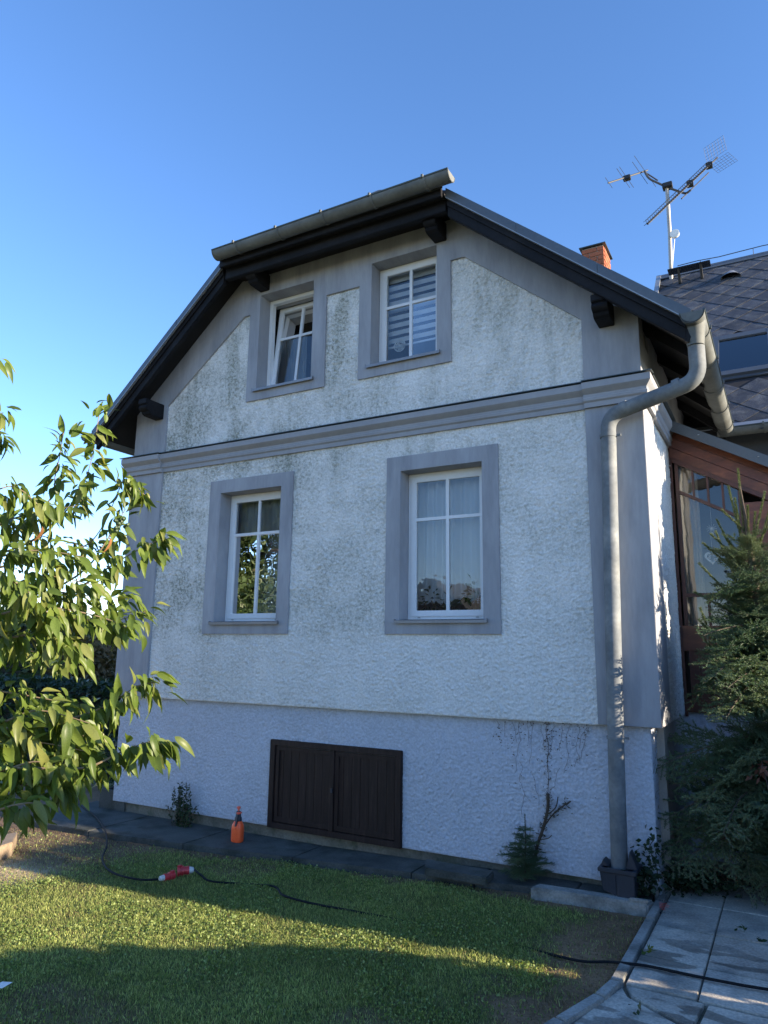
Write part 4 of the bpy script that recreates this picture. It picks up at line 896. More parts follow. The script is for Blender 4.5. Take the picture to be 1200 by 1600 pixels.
# damp stains on the paving: darker, smoother concrete in spill shapes
def damp(m):
    n = m.node_tree; L = n.links; p = n.nodes['Principled BSDF']; g = N(n, 'ShaderNodeNewGeometry'); mp = N(n, 'ShaderNodeMapping'); mp.inputs['Scale'].default_value = (1.1, 3.6, 1); mp.inputs['Rotation'].default_value = (0, 0, .12); mp.inputs['Location'].default_value = (.3, .85, 0)
    L.new(g.outputs['Position'], mp.inputs[0]); t = N(n, 'ShaderNodeTexNoise'); t.inputs['Scale'].default_value = 1.25; t.inputs['Detail'].default_value = 2.5; L.new(mp.outputs[0], t.inputs[0])
    r_ = N(n, 'ShaderNodeMapRange', interpolation_type='SMOOTHSTEP'); r_.inputs['From Min'].default_value = .545; r_.inputs['From Max'].default_value = .565; L.new(t.outputs[0], r_.inputs[0])
    sx = N(n, 'ShaderNodeSeparateXYZ'); L.new(g.outputs['Position'], sx.inputs[0]); yy = N(n, 'ShaderNodeMapRange'); yy.inputs['From Min'].default_value = -.55; yy.inputs['From Max'].default_value = -.95; L.new(sx.outputs['Y'], yy.inputs[0])
    mu = N(n, 'ShaderNodeMath', operation='MULTIPLY'); L.new(r_.outputs[0], mu.inputs[0]); L.new(yy.outputs[0], mu.inputs[1])
    src = p.inputs['Base Color'].links[0].from_socket; k = N(n, 'ShaderNodeMapRange'); k.inputs['To Min'].default_value = 1; k.inputs['To Max'].default_value = .5; L.new(mu.outputs[0], k.inputs[0])
    v = N(n, 'ShaderNodeVectorMath', operation='SCALE'); L.new(src, v.inputs[0]); L.new(k.outputs[0], v.inputs['Scale']); L.new(v.outputs[0], p.inputs['Base Color'])
    k2 = N(n, 'ShaderNodeMapRange'); k2.inputs['To Min'].default_value = .85; k2.inputs['To Max'].default_value = .45; L.new(mu.outputs[0], k2.inputs[0]); L.new(k2.outputs[0], p.inputs['Roughness'])
damp(M['paver'])
xs_ = [-.035, .365, .80, 1.25, 1.7]
for i in range(4):
    for j in range(4): paver([(xs_[i], ys_[j+1]), (xs_[i+1], ys_[j+1]), (xs_[i+1], ys_[j]), (xs_[i], ys_[j])], m='paver')
# fan of slabs where the path turns towards the lawn
A0 = (-.035, -1.67); 
paver([(-.03, -1.675), (.41, -1.675), (.38, -2.02), (.02, -1.80)], m='paver')
paver([(.42, -1.675), (.90, -1.675), (1.0, -2.3), (.39, -2.03)], m='paver')
paver([(-.045, -1.70), (.01, -1.81), (.37, -2.04), (.12, -2.42), (-.19, -2.28)], m='paver')
paver([(.38, -2.05), (.99, -2.32), (.72, -2.85), (.13, -2.43)], m='paver')
paver([(-.20, -2.30), (.11, -2.43), (-.10, -3.05), (-.39, -2.94)], m='paver')
paver([(.12, -2.44), (.71, -2.86), (.30, -3.4), (-.09, -3.06)], m='paver')
paver([(.91, -1.675), (1.7, -1.675), (1.7, -2.6), (1.01, -2.3)], m='paver')
kb = [((-.105, .62), (-.045, .62)), ((-.108, -.50), (-.045, -.50)), ((-.115, -1.68), (-.045, -1.68))]
for i in range(2): a_, b_ = kb[i]; c_2, d_2 = kb[i+1]; paver([c_2, d_2, b_, a_], 'kerb', 'concrete_light', z=-.315)
k2 = [((-.115, -1.69), (-.048, -1.69)), ((-.155, -1.92), (-.088, -1.94)), ((-.275, -2.31), (-.208, -2.33)), ((-.47, -2.95), (-.40, -2.97))]
for i in range(3): a_, b_ = k2[i]; c_2, d_2 = k2[i+1]; paver([c_2, d_2, b_, a_], 'kerb', 'concrete_light', z=-.315)
MB().box(-.10, 2.2, -4, .79, -.50, -.352).build('sand_bed', 'foundation', pv) if False else None
b = MB(); b.add([(-.10, .79, -.357), (-.10, -1.7, -.357), (-.46, -2.95, -.357), (.3, -3.5, -.357), (1.75, -2.7, -.357), (1.75, .79, -.357)], [(0, 1, 2, 3, 4, 5)]); b.build('joint_sand', 'foundation', pv)

# ================================================================== CABLES AND SMALL THINGS
gz = lambda x, y: float(ground_z(np.array([x]), np.array([y]))[0])
def onz(u, v, z=-.40): return atz(u, v, z)
def smooth_path(P, n=6):
    P = [Vector(p) for p in P]; out = []
    for i in range(len(P)-1):
        p0, p1, p2, p3 = P[max(i-1, 0)], P[i], P[i+1], P[min(i+2, len(P)-1)]
        for k in range(n):
            t = k/n; out.append(.5*((2*p1)+(-p0+p2)*t+(2*p0-5*p1+4*p2-p3)*t*t+(-p0+3*p1-3*p2+p3)*t**3))
    out.append(P[-1]); return out
cl = [onz(u, v, z) for u, v, z in ((112, 1250, -.43), (135, 1265, -.37), (150, 1276, -.365), (164, 1297, -.37), (167, 1320, -.405), (160, 1343, -.40), (175, 1363, -.40), (215, 1374, -.39), (247, 1374, -.40))]
tag(MB().tube(smooth_path(cl), .0095, 8).build('power_cable', 'cable', None, smooth=True, loc=tuple(cl[4])), 'dark cable curving over the concrete strip to the left red plug', 'cable')
cr = [onz(u, v, z) for u, v, z in ((304, 1359, -.40), (315, 1368, -.40), (330, 1377, -.40), (380, 1381, -.43), (428, 1385, -.415), (443, 1399, -.402), (490, 1412, -.403), (560, 1425, -.397), (640, 1441, -.391), (720, 1462, -.384), (800, 1476, -.376), (860, 1491, -.367), (910, 1502, -.345), (950, 1503, -.335), (985, 1506, -.31), (1020, 1511, -.318), (1100, 1528, -.318), (1200, 1546, -.318), (1300, 1556, -.318))]
tag(MB().tube(smooth_path(cr), .0090, 8).build('power_cable', 'cable', None, smooth=True, loc=tuple(cr[8])), 'long dark cable crossing the lawn from the right red plug to the paving', 'cable')
hz_ = [atz(u, v, -.40) for u, v in ((96, 1247), (112, 1256), (128, 1262), (148, 1262), (160, 1258))]
tag(MB().tube(smooth_path(hz_), .010, 6).build('garden_hose', 'green_hose', None, loc=tuple(hz_[2])), 'short green hose lying beside the concrete planter', 'hose')
def plug(cu, cv, tu, tv, label, flip):
    """CEE connector: ribbed red barrel, pale gland"""
    a, c = onz(cu, cv, -.375), onz(tu, tv, -.375); d = (c-a); L_ = np.linalg.norm(d); d /= L_
    e = tag(empty('power_plug', tuple(a)), label, 'plug', 'red power plugs on the lawn')
    L0 = L_/.205; pr = [(.034, 0), (.043, .004), (.043, .028), (.036, .030), (.036, .05), (.041, .052), (.041, .075), (.034, .078), (.033, .115), (.037, .118), (.036, .145)]
    def along(prof, nm, m):
        b = MB(); seg = 18; s1 = np.cross(d, (0, 0, 1)); s1 /= np.linalg.norm(s1); s2 = np.cross(s1, d); vs = []
        for r_, h in prof:
            for j in range(seg): t = 2*math.pi*j/seg; vs.append(a+d*h+(s1*math.cos(t)+s2*math.sin(t))*r_)
        n = len(prof); fs = [(i*seg+j, i*seg+(j+1) % seg, (i+1)*seg+(j+1) % seg, (i+1)*seg+j) for i in range(n-1) for j in range(seg)]+[tuple(range(seg))[::-1], tuple((n-1)*seg+j for j in range(seg))]
        b.add(vs, fs); return b.build(nm, m, e, smooth=True)
    along([(r_*flip, h*L0) for r_, h in pr], 'plug_body', 'red_plastic'); along([(.030*flip, .146*L0), (.028*flip, .17*L0), (.022*flip, .20*L0), (.014, .205*L0)], 'cable_gland', 'grey_plastic')
    b = MB(); c_ = a+d*.02+np.array([0, 0, .04*flip]); b.box(c_[0]-.015, c_[0]+.015, c_[1]-.02, c_[1]+.02, c_[2]-.01, c_[2]+.008); b.build('lid_hinge', 'red_plastic', e, .003)
plug(272, 1367, 249, 1373, 'red power plug with the cable leaving to the left, nearer one', .80)
plug(277, 1361, 303, 1359, 'larger red power socket with its pale end pointing right', 1.0)

# sprayer bottle
sx_, sy_, sz_ = atz(370.5, 1315, slab_z(-4.0)); sp = tag(empty('spray_bottle', (sx_, sy_, sz_)), 'bright orange pressure spray bottle with black pump on the concrete strip', 'spray bottle')
K = 1.0
def ell(prof, c, seg=28, sq=.0, ky=.8):
    vs = []
    for r_, h in prof:
        for j in range(seg):
            t = 2*math.pi*j/seg; vs.append((c[0]+r_*math.copysign(abs(math.cos(t))**(.75), math.cos(t)), c[1]+r_*ky*math.copysign(abs(math.sin(t))**.75, math.sin(t)), c[2]+h))
    n = len(prof); fs = [(i*seg+j, i*seg+(j+1) % seg, (i+1)*seg+(j+1) % seg, (i+1)*seg+j) for i in range(n-1) for j in range(seg)]+[tuple(range(seg))[::-1], tuple((n-1)*seg+j for j in range(seg))]
    return MB().add(vs, fs)
C0 = (sx_, sy_, sz_)
ell([(.058, 0), (.064, .006), (.066, .02), (.066, .13), (.063, .16), (.052, .185), (.038, .205), (.032, .212)], C0).build('bottle', 'orange', sp, smooth=True)
MB().lathe([(.038, .205), (.040, .21), (.036, .24), (.030, .25), (.026, .275), (.022, .30), (.012, .305)], C0, 20).build('pump_collar', 'black_plastic', sp, smooth=True)
b = MB(); b.hexa([(sx_+.004, sy_-.062, sz_+.16), (sx_+.024, sy_-.062, sz_+.16), (sx_+.026, sy_-.035, sz_+.28), (sx_+.004, sy_-.035, sz_+.28)], [(sx_+.004, sy_-.048, sz_+.16), (sx_+.024, sy_-.048, sz_+.16), (sx_+.026, sy_-.01, sz_+.28), (sx_+.004, sy_-.01, sz_+.28)]); b.build('trigger', 'black_plastic', sp, .003)
b = MB(); b.box(sx_+.002, sx_+.034, sy_-.04, sy_+.02, sz_+.278, sz_+.297); b.build('trigger_cap', 'coral', sp, .005)
MB().lathe([(.010, .30), (.010, .325), (.018, .327), (.021, .335), (.020, .345), (.012, .350)], C0, 16).build('pump_knob', 'coral', sp, smooth=True)
vd = CAM-np.array(C0); vd[2] = 0; vd /= np.linalg.norm(vd)
b = MB(); yy = sy_-.054
def dec(b, x0, x1, z0, z1):
    n_ = 4
    for k in range(n_):
        a0, a1 = x0+(x1-x0)*k/n_, x0+(x1-x0)*(k+1)/n_
        f = lambda a: sy_-.8*.066*(max(0., 1-(abs(a-sx_)/.066)**(2/.75)))**(.75/2)-.0012
        b.add([(a0, f(a0), sz_+z0), (a1, f(a1), sz_+z0), (a1, f(a1), sz_+z1), (a0, f(a0), sz_+z1)], [(0, 1, 2, 3)])
for w0, w1 in ((-.050, -.040), (-.038, -.028), (-.026, -.017), (-.010, -.001), (.001, .010), (.012, .021), (.0225, .029)): dec(b, w0, w1, .125, .138)
for w0, w1 in ((-.048, -.036), (-.022, -.006), (.008, .022)): dec(b, w0, w1, .036, .050)
b.build('print', 'black_plastic', sp)
b = MB()
for k, (w0, w1) in enumerate(((-.048, .012), (-.048, .028), (-.048, .02), (-.048, -.005), (-.036, .0))): dec(b, w0, w1, .112-k*.011, .1145-k*.011)
b.build('small_print', 'red_plastic', sp)

# planter, timber block, paper, leaves on the paving
px0, px1 = aty(153, 1268, .08)[0], GX0+.02-.06; pt = aty(155, 1232, .08)[2]
pl = tag(empty('planter', (px0+.2, .3, -.45)), 'grey concrete planter box at the left corner of the house', 'planter')
b = MB(); b.prism(rect(px0, px1+.25, .08, .62), [rect(px0+.05, px1+.20, .13, .57)], lambda a, c: (a, c, -.50), lambda a, c: (a, c, pt)); b.build('box', 'concrete', pl, .008)
MB().box(px0+.05, px1+.2, .13, .57, -.45, pt-.03).build('soil', 'hedge_core', pl)
rp = np.random.default_rng(8); leafy('foliage', 'dark_leaf', rp.normal(size=(260, 3))*[.14, .12, .07]+[px0+.3, .35, pt+.08], .06, .5, .1, pl, seed=3)
T0 = [atz(-30, 1322, -.37), atz(4, 1340, -.42)]
a0 = np.array([-5.42, -2.08]); b = MB(); z0 = -.45; z1 = -.30
Pq = [(-5.62, -2.30), (-5.42, -2.04), (-5.86, -1.62), (-6.06, -1.90)]
Pq = [tuple(atz(-14, 1352, z0)[:2]), tuple(atz(17, 1341, z0)[:2]), tuple(atz(25, 1324, z0)[:2]), tuple(atz(-6, 1330, z0)[:2])]
b.hexa([(p[0], p[1], z0) for p in Pq], [(p[0], p[1], z1) for p in Pq])
tag(b.build('timber_block', 'timber', None, .006, loc=(Pq[1][0], Pq[1][1], z0)), 'short sawn timber block lying at the left edge of the sandy patch', 'timber')
c = atz(2, 1545, -.40); b = MB().add([(c[0]-.05, c[1]-.04, -.385), (c[0]+.02, c[1]-.01, -.39), (c[0]+.03, c[1]+.05, -.375), (c[0]-.04, c[1]+.03, -.38)], [(0, 1, 2, 3)])
tag(b.build('paper_scrap', 'paper', None, loc=tuple(c)), 'white scrap of paper on the shaded lawn at the left', 'paper')

# white conduit on the veranda plinth
p, q = aty(1060, 1130, VY-.0), aty(1070, 1195, VY-.0)
tag(MB().tube(smooth_path([tuple(p), tuple((p+q)/2+[.01, 0, 0]), tuple(q), (q[0]+.08, VY, q[2]-.4)]), .008, 6).build('conduit', 'grey_plastic', None, loc=tuple(p)), 'thin pale conduit running down the plinth behind the fir', 'conduit')

# ================================================================== CHERRY TREE (left)
def leaf_mesh(name, m, curl, fold, asp, seed):
    r_ = random.Random(seed); n = 6; vs = []; fs = []
    for i in range(n+1):
        t = i/n; w = asp*.5*(math.sin(math.pi*min(1, t*1.02)**.85)**.8 if 0 < t < 1 else 0.0)*(1-.25*t); x = t
        z = -curl*t*t; dy = .02*math.sin(t*6+seed)
        if i in (0, n): vs.append((x*(1-.08*curl), dy, z))
        else:
            for sg in (-1, -.5, 0, .5, 1): vs.append((x*(1-.08*curl), dy+sg*w, z+abs(sg)*w*fold+.012*math.sin(sg*5+t*9+seed)))
    def idx(i, k): return 0 if i == 0 else (len(vs)-1 if i == n else 1+(i-1)*5+k)
    for i in range(n):
        for k in range(4):
            q_ = [idx(i, k), idx(i+1, k), idx(i+1, k+1), idx(i, k+1)]; q2 = []
            for e in q_:
                if e not in q2: q2.append(e)
            if len(q2) > 2: fs.append(tuple(q2))
    me = bpy.data.meshes.new(name); me.from_pydata(vs, [], fs); me.shade_smooth(); me.materials.append(M[m]); return me
LM = [leaf_mesh('leaf', 'leaf', cu, fo, asp, k) for k, (cu, fo, asp) in enumerate(((.25, .35, .38), (.50, .5, .34), (.12, .25, .42), (.75, .3, .33), (.35, .6, .36)))]
LB = leaf_mesh('leaf', 'leaf_brown', .5, .6, .42, 9)
ct0 = np.array([-3.05, -4.75, -.42])
ct = tag(empty('cherry_tree', tuple(ct0)), 'leafy cherry tree with drooping sunlit leaves at the left edge', 'tree')
hub = np.array([-3.0, -4.65, 1.15])
LEAD = smooth_path([tuple(ct0-[0, 0, .1]), tuple(atd(-190, 1300, 3.5)), tuple(atd(-170, 1180, 3.4)), tuple(atd(-185, 1050, 3.5)), tuple(atd(-165, 930, 3.45)), tuple(atd(-175, 810, 3.5)), tuple(atd(-150, 700, 3.5)), tuple(atd(-160, 560, 3.5))], 5)
MB().tube(LEAD, .1, 10, radii=[.09*(1-.85*i/len(LEAD)) for i in range(len(LEAD))]).build('trunk', 'bark', ct, smooth=True)
# twigs: photo line with depths, number of leaves, leaf length
TW = [
 ([(-120, 900, 3.8), (40, 850, 3.7), (110, 790, 3.65), (140, 730, 3.6), (156, 640, 3.6)], 26, .125, .45),
 ([(-120, 900, 3.8), (60, 800, 3.8), (88, 735, 3.75), (99, 676, 3.75)], 16, .12, .5),
 ([(-60, 900, 3.6), (100, 862, 3.5), (150, 838, 3.5), (192, 752, 3.5)], 5, .12, .85),
 ([(192, 752, 3.5), (205, 757, 3.5), (228, 775, 3.5)], 13, .115, .0),
 ([(0, 960, 3.6), (120, 900, 3.5), (170, 840, 3.5), (196, 795, 3.5)], 14, .12, .5),
 ([(20, 960, 3.5), (120, 920, 3.4), (180, 880, 3.4), (238, 848, 3.4), (262, 842, 3.4)], 26, .125, .35),
 ([(-100, 1000, 3.5), (50, 930, 3.4), (130, 930, 3.35), (205, 935, 3.3)], 30, .12, .1),
 ([(-100, 900, 3.5), (0, 820, 3.5), (70, 800, 3.5), (120, 790, 3.5)], 26, .125, .2),
 ([(-100, 850, 3.3), (-40, 790, 3.3), (20, 760, 3.35), (70, 800, 3.4)], 22, .12, .2),
 ([(-100, 900, 3.3), (0, 870, 3.2), (60, 860, 3.2), (130, 870, 3.2)], 34, .125, .1),
 ([(-100, 950, 3.2), (0, 920, 3.2), (70, 900, 3.2), (150, 915, 3.2)], 34, .125, .1),
 ([(-100, 1000, 3.2), (0, 960, 3.1), (80, 950, 3.1), (160, 965, 3.15), (205, 985, 3.15)], 36, .13, .1),
 ([(-100, 1020, 3.1), (0, 1000, 3.1), (70, 990, 3.1), (120, 1010, 3.1)], 34, .13, .1),
 ([(-100, 880, 3.0), (0, 900, 3.0), (50, 930, 3.0), (90, 980, 3.0)], 30, .12, .1),
 ([(-100, 800, 3.4), (-20, 800, 3.6), (40, 830, 3.6), (160, 860, 3.6)], 34, .12, .1),
 ([(-100, 960, 3.7), (-20, 940, 3.7), (60, 960, 3.7), (170, 970, 3.6), (228, 955, 3.6)], 36, .12, .15),
 ([(-100, 1060, 3.7), (-20, 1010, 3.7), (60, 1020, 3.7), (110, 1040, 3.6)], 24, .12, .15),
 ([(-100, 700, 3.4), (-30, 660, 3.4), (5, 645, 3.4)], 10, .13, .2),
 ([(-100, 720, 3.4), (-30, 690, 3.4), (4, 690, 3.4)], 10, .13, .2),
 ([(-100, 740, 3.4), (-40, 580, 3.4), (-6, 560, 3.4)], 5, .12, .4),
 ([(-80, 1150, 3.2), (30, 1135, 3.1), (120, 1120, 3.1), (170, 1100, 3.1), (215, 1072, 3.1), (248, 1066, 3.1)], 42, .14, .0),
 ([(-80, 1150, 3.0), (0, 1130, 3.0), (60, 1110, 3.0), (140, 1130, 3.0)], 30, .15, .0),
 ([(-80, 1190, 3.0), (0, 1165, 3.0), (60, 1160, 3.0), (140, 1175, 3.0)], 30, .15, .0),
 ([(-80, 1200, 2.9), (40, 1200, 2.9), (130, 1200, 2.9), (190, 1175, 2.95), (230, 1160, 2.95), (255, 1163, 2.95)], 36, .14, .1),
 ([(-80, 1220, 2.9), (0, 1205, 2.9), (60, 1190, 2.9), (100, 1215, 2.9)], 22, .14, .1),
 ([(-80, 1260, 2.9), (0, 1235, 2.9), (60, 1225, 2.9), (110, 1235, 2.9)], 18, .14, .1),
 ([(-80, 1180, 3.2), (0, 1160, 3.2), (70, 1150, 3.2), (150, 1150, 3.2)], 22, .14, .1),
 ([(-80, 1300, 2.8), (0, 1265, 2.75), (40, 1255, 2.75), (60, 1256, 2.75)], 14, .13, .1),
 ([(-100, 1100, 3.3), (-20, 1080, 3.3), (60, 1090, 3.3), (110, 1100, 3.3)], 26, .13, .1),
]
TW += [([(-150, v_, 3.5), (-230, v_-30, 3.5+dd_), (-330, v_-20, 3.5+dd_*1.6), (-400, v_+10, 3.5+dd_*2)], 22, .125, .1) for v_, dd_ in ((1200, .2), (1120, -.3), (1030, .4), (950, -.2), (880, .3), (800, -.2), (720, .2), (640, 0.))]
rl = random.Random(11); singles = []
for line, nl, sz0, start in TW:
    P = [Vector(atd(*p)) for p in line]; S_ = smooth_path(P, 6)
    rad = [max(.0022, .0075*(1-i/len(S_))) for i in range(len(S_))]
    st_ = min(LEAD[6:], key=lambda q: (q-S_[0]).length+.4*abs(q.z+.12-S_[0].z)); S2 = [st_]+S_ if line[0][0] < -50 else S_
    MB().tube(S2, .005, 5, radii=([.014]+rad) if line[0][0] < -50 else rad).build('branch', 'twig', ct)
    nl = int(nl*3.1)
    for k in range(nl):
        t = start+(1-start)*((k+rl.random())/nl); f = t*(len(S_)-1); i = min(int(f), len(S_)-2); p = S_[i].lerp(S_[i+1], f-i)
        d = (S_[i+1]-S_[i]).normalized(); az = rl.uniform(0, 2*math.pi); side = d.cross(Vector((0, 0, 1))).normalized(); u2 = side.cross(d)
        out = (side*math.cos(az)+u2*math.sin(az)*.55)
        dr = (d*.5+out*.75+Vector((0, 0, -.95))).normalized()
        if rl.random() < .25: dr = (d*.6+out+Vector((0, 0, -.15))).normalized()
        if t > .93 : dr = (d*1.0+out*.35+Vector((0, 0, -.45))).normalized()
        L_ = sz0*rl.uniform(.40, .95); j = Vector([rl.gauss(0, .03) for _ in range(3)]); p = p+j*.8+out*.015
        nrm = (Vector((.55, -.25, .9))+Vector([rl.gauss(0, .45) for _ in range(3)])).normalized()
        y_ = nrm.cross(dr).normalized(); z_ = dr.cross(y_).normalized()
        mtx = Matrix((dr*L_, y_*L_, z_*L_)).transposed()
        singles.append((mtx, p, rl.randrange(5)))
def vis_key(s): q = s[1]; v = Vector(CAM)-q; return v.length
def px_u(p):
    d = np.array(p)-CAM; return 600+F_PX*(d@_R)/(d@_f)
inv = [s for s in singles if px_u(s[1]) > -25]; outv = [s for s in singles if px_u(s[1]) <= -25]
inv.sort(key=vis_key); keep = inv[:296]; rest = inv[296:]+outv
for k, (mt, p, i) in enumerate(keep):
    o = bpy.data.objects.new('leaf', LM[i]); COL.objects.link(o); o.parent = ct
    m4 = mt.to_4x4(); m4.translation = p-Vector(_base(ct)); o.matrix_basis = m4
V = []; Fc = []; n0 = 0
for mt, p, i in rest:
    me = LM[i]; co = [tuple(mt @ v.co+p) for v in me.vertices]; V += co
    for f in me.polygons: Fc.append(tuple(n0+q_ for q_ in f.vertices))
    n0 += len(co)
M['leaf_i'] = leaf_mat('cherry_leaf_mass', [(.065, .10, .020), (.10, .15, .028), (.15, .20, .036), (.08, .125, .026), (.20, .21, .06)], .38, .42, rand_src='isl')
b = MB(); b.v = V; b.f = Fc
me = bpy.data.meshes.new('foliage'); me.from_pydata([tuple(np.array(v)-_base(ct)) for v in V], [], Fc); me.shade_smooth(); me.materials.append(M['leaf_i'])
o = bpy.data.objects.new('foliage', me); COL.objects.link(o); o.parent = ct; tag(o, kind='stuff')
for (u, v, dd, rx) in ((66, 822, 3.05, 1.6), (172, 840, 3.3, 1.5)):
    o = inst('leaf', LB, ct, atd(u, v, dd), (0, rx, .5), (.075, .075, .075)); tag(o, 'withered brown leaf')
# small cluster of unripe fruit
b = MB(); cc = atd(188, 822, 3.4); rf = random.Random(6)
for k in range(16):
    c = cc+np.array([rf.gauss(0, .018) for _ in range(3)]); b.lathe([(.002, -.009), (.008, -.005), (.010, 0), (.008, .006), (.002, .009)], tuple(c), 8)
b.build('fruit', 'shrub_leaf', ct, smooth=True)

# ================================================================== FIR TREE (right)
def fir_branch(name, seed, L_=1.0, tipm=False, dens=1.0):
    """one flat spray of unit length: axis, side twigs with needles; leaf-size triangles"""
    r_ = np.random.default_rng(seed); V = []; F = []; W = []; WF = []; fi = []
    def needles(a, c, n, nl, tip):
        nonlocal V
        d = c-a; ln = np.linalg.norm(d); d = d/ln; s = np.cross(d, [0, 0, 1.]); s /= np.linalg.norm(s)+1e-9; u = np.cross(s, d)
        t = r_.random(n); an = r_.uniform(-.9, math.pi+.9, n); base = a+d*(t*ln)[:, None]
        dirn = s*np.cos(an)[:, None]+u*(np.sin(an)*.75)[:, None]+d*(.55+.3*r_.random(n))[:, None]; dirn /= np.linalg.norm(dirn, axis=1)[:, None]
        l = nl*(.75+.5*r_.random(n))*(1-.35*t**3); wd = np.cross(dirn, r_.normal(size=(n, 3))); wd /= np.linalg.norm(wd, axis=1)[:, None]; w = .0027
        k = len(V)//1; vs = np.stack([base+wd*w, base-wd*w, base+dirn*l[:, None]], 1).reshape(-1, 3)
        b0 = sum(len(q) for q in V); V.append(vs); F.append(np.arange(n*3).reshape(-1, 3)+b0); fi.append(np.full(n, tip))
    ax = [np.array([0., 0, 0])]
    for i in range(6): ax.append(ax[-1]+np.array([L_/6, r_.normal(0, .01), (.03-.018*i)*L_+r_.normal(0, .005)]))
    b = MB(); b.tube(ax, .01, 5, radii=[.011*(1-i/7.5) for i in range(7)])
    tw = []
    ntw = 15
    for i in range(ntw):
        t = .12+.86*i/(ntw-1); f = t*6; k = min(int(f), 5); p = ax[k]+(ax[k+1]-ax[k])*(f-k); d = ax[k+1]-ax[k]; d = d/np.linalg.norm(d)
        for sg in (-1, 1):
            if r_.random() < .12: continue
            l = L_*(.46*(1-t)**.8+.10)*r_.uniform(.75, 1.15); s = np.cross(d, [0, 0, 1.])*sg; dr = s*.85+d*.65+np.array([0, 0, r_.normal(.0, .28)]); dr /= np.linalg.norm(dr); c = p+dr*l
            b.tube([p, c], .003, 3); tw.append((p, c))
            if l > .15:
                m = max(2, int(l/.065))
                for q_ in range(m):
                    tt = (q_+.6)/m*.85
                    for s2 in (-1, 1):
                        pp = p+dr*l*tt; d2 = np.cross(dr, [0, 0, 1.])*s2*.75+dr*.75+np.array([0, 0, r_.normal(0, .35)]); d2 /= np.linalg.norm(d2); l2 = l*.38*(1-tt*.6)*r_.uniform(.7, 1.2); tw.append((pp, pp+d2*l2))
    tw.append((ax[3], ax[6])); tw.append((ax[1], ax[3]))
    for a, c in tw:
        ln = np.linalg.norm(c-a); needles(a, c, int(max(12, ln*520*dens)), .021, 0)
    V = np.concatenate(V); F = np.concatenate(F); n1 = len(V)
    me = bpy.data.meshes.new(name); allv = np.concatenate([V, np.array(b.v)]); me.from_pydata(allv.tolist(), [], F.tolist()+[tuple(i+n1 for i in f) for f in b.f])
    me.materials.append(M['needle']); me.materials.append(M['bark'])
    mi = np.zeros(len(me.polygons), np.int32); mi[len(F):] = 1; me.polygons.foreach_set('material_index', mi); return me
FB = [fir_branch('branch', 20+k) for k in range(6)]
fx, fy, fz0 = .84, .60, -.42
fir = tag(empty('fir_tree', (fx, fy, fz0)), 'bushy young fir tree with sunlit top in front of the red veranda', 'tree')
ztop = 3.30
MB().tube([(fx, fy, fz0), (fx-.01, fy, 1.0), (fx-.08, fy+.01, 2.4), tuple(aty(1156, 760, fy))], .05, 10, radii=[.075, .055, .03, .008]).build('trunk', 'bark', fir, smooth=True)
rf = random.Random(21)
def fbr(base, az, pitch, L_, k=None, up=0.):
    o = bpy.data.objects.new('branch', FB[rf.randrange(6) if k is None else k]); COL.objects.link(o); o.parent = fir
    o.location = tuple(np.array(base)-np.array([fx, fy, fz0])); o.rotation_euler = Euler((rf.gauss(0, .45), -pitch, az), 'XYZ'); s = L_; o.scale = (s, s*rf.uniform(.9, 1.1), s); return o
z = -.1; lvl = 0
while z < 2.55:
    t = (z+.42)/3.75; Lm = float(np.interp(z, [-.1, .3, .60, .80, 1.2, 1.75, 2.3, 2.6], [.72, .74, .70, .38, .46, .50, .42, .24]))*(.9+.12*math.sin(z*9)); nbr = 9 if z < 2 else 7
    xt = fx-.05*max(0, z-.6)
    for k in range(nbr):
        az = 2*math.pi*(k+rf.random()*.7)/nbr+lvl*.7
        if 1.63-fy < .0: pass
        ly = Lm*rf.uniform(.75, 1.15)
        if math.sin(az) > .2: ly = min(ly, (VY-fy-.03)/math.sin(az))
        if math.cos(az) < -.2 and z < 3: ly = min(ly, (fx+.0)/abs(math.cos(az))+(.0 if math.sin(az)*ly+fy > 0 else .4))
        fbr((xt, fy, z+rf.uniform(-.06, .06)), az, R(12+22*t)+rf.gauss(0, .22)-(.15 if z < .5 else 0), max(ly, .18))
    z += .115+.04*t; lvl += 1
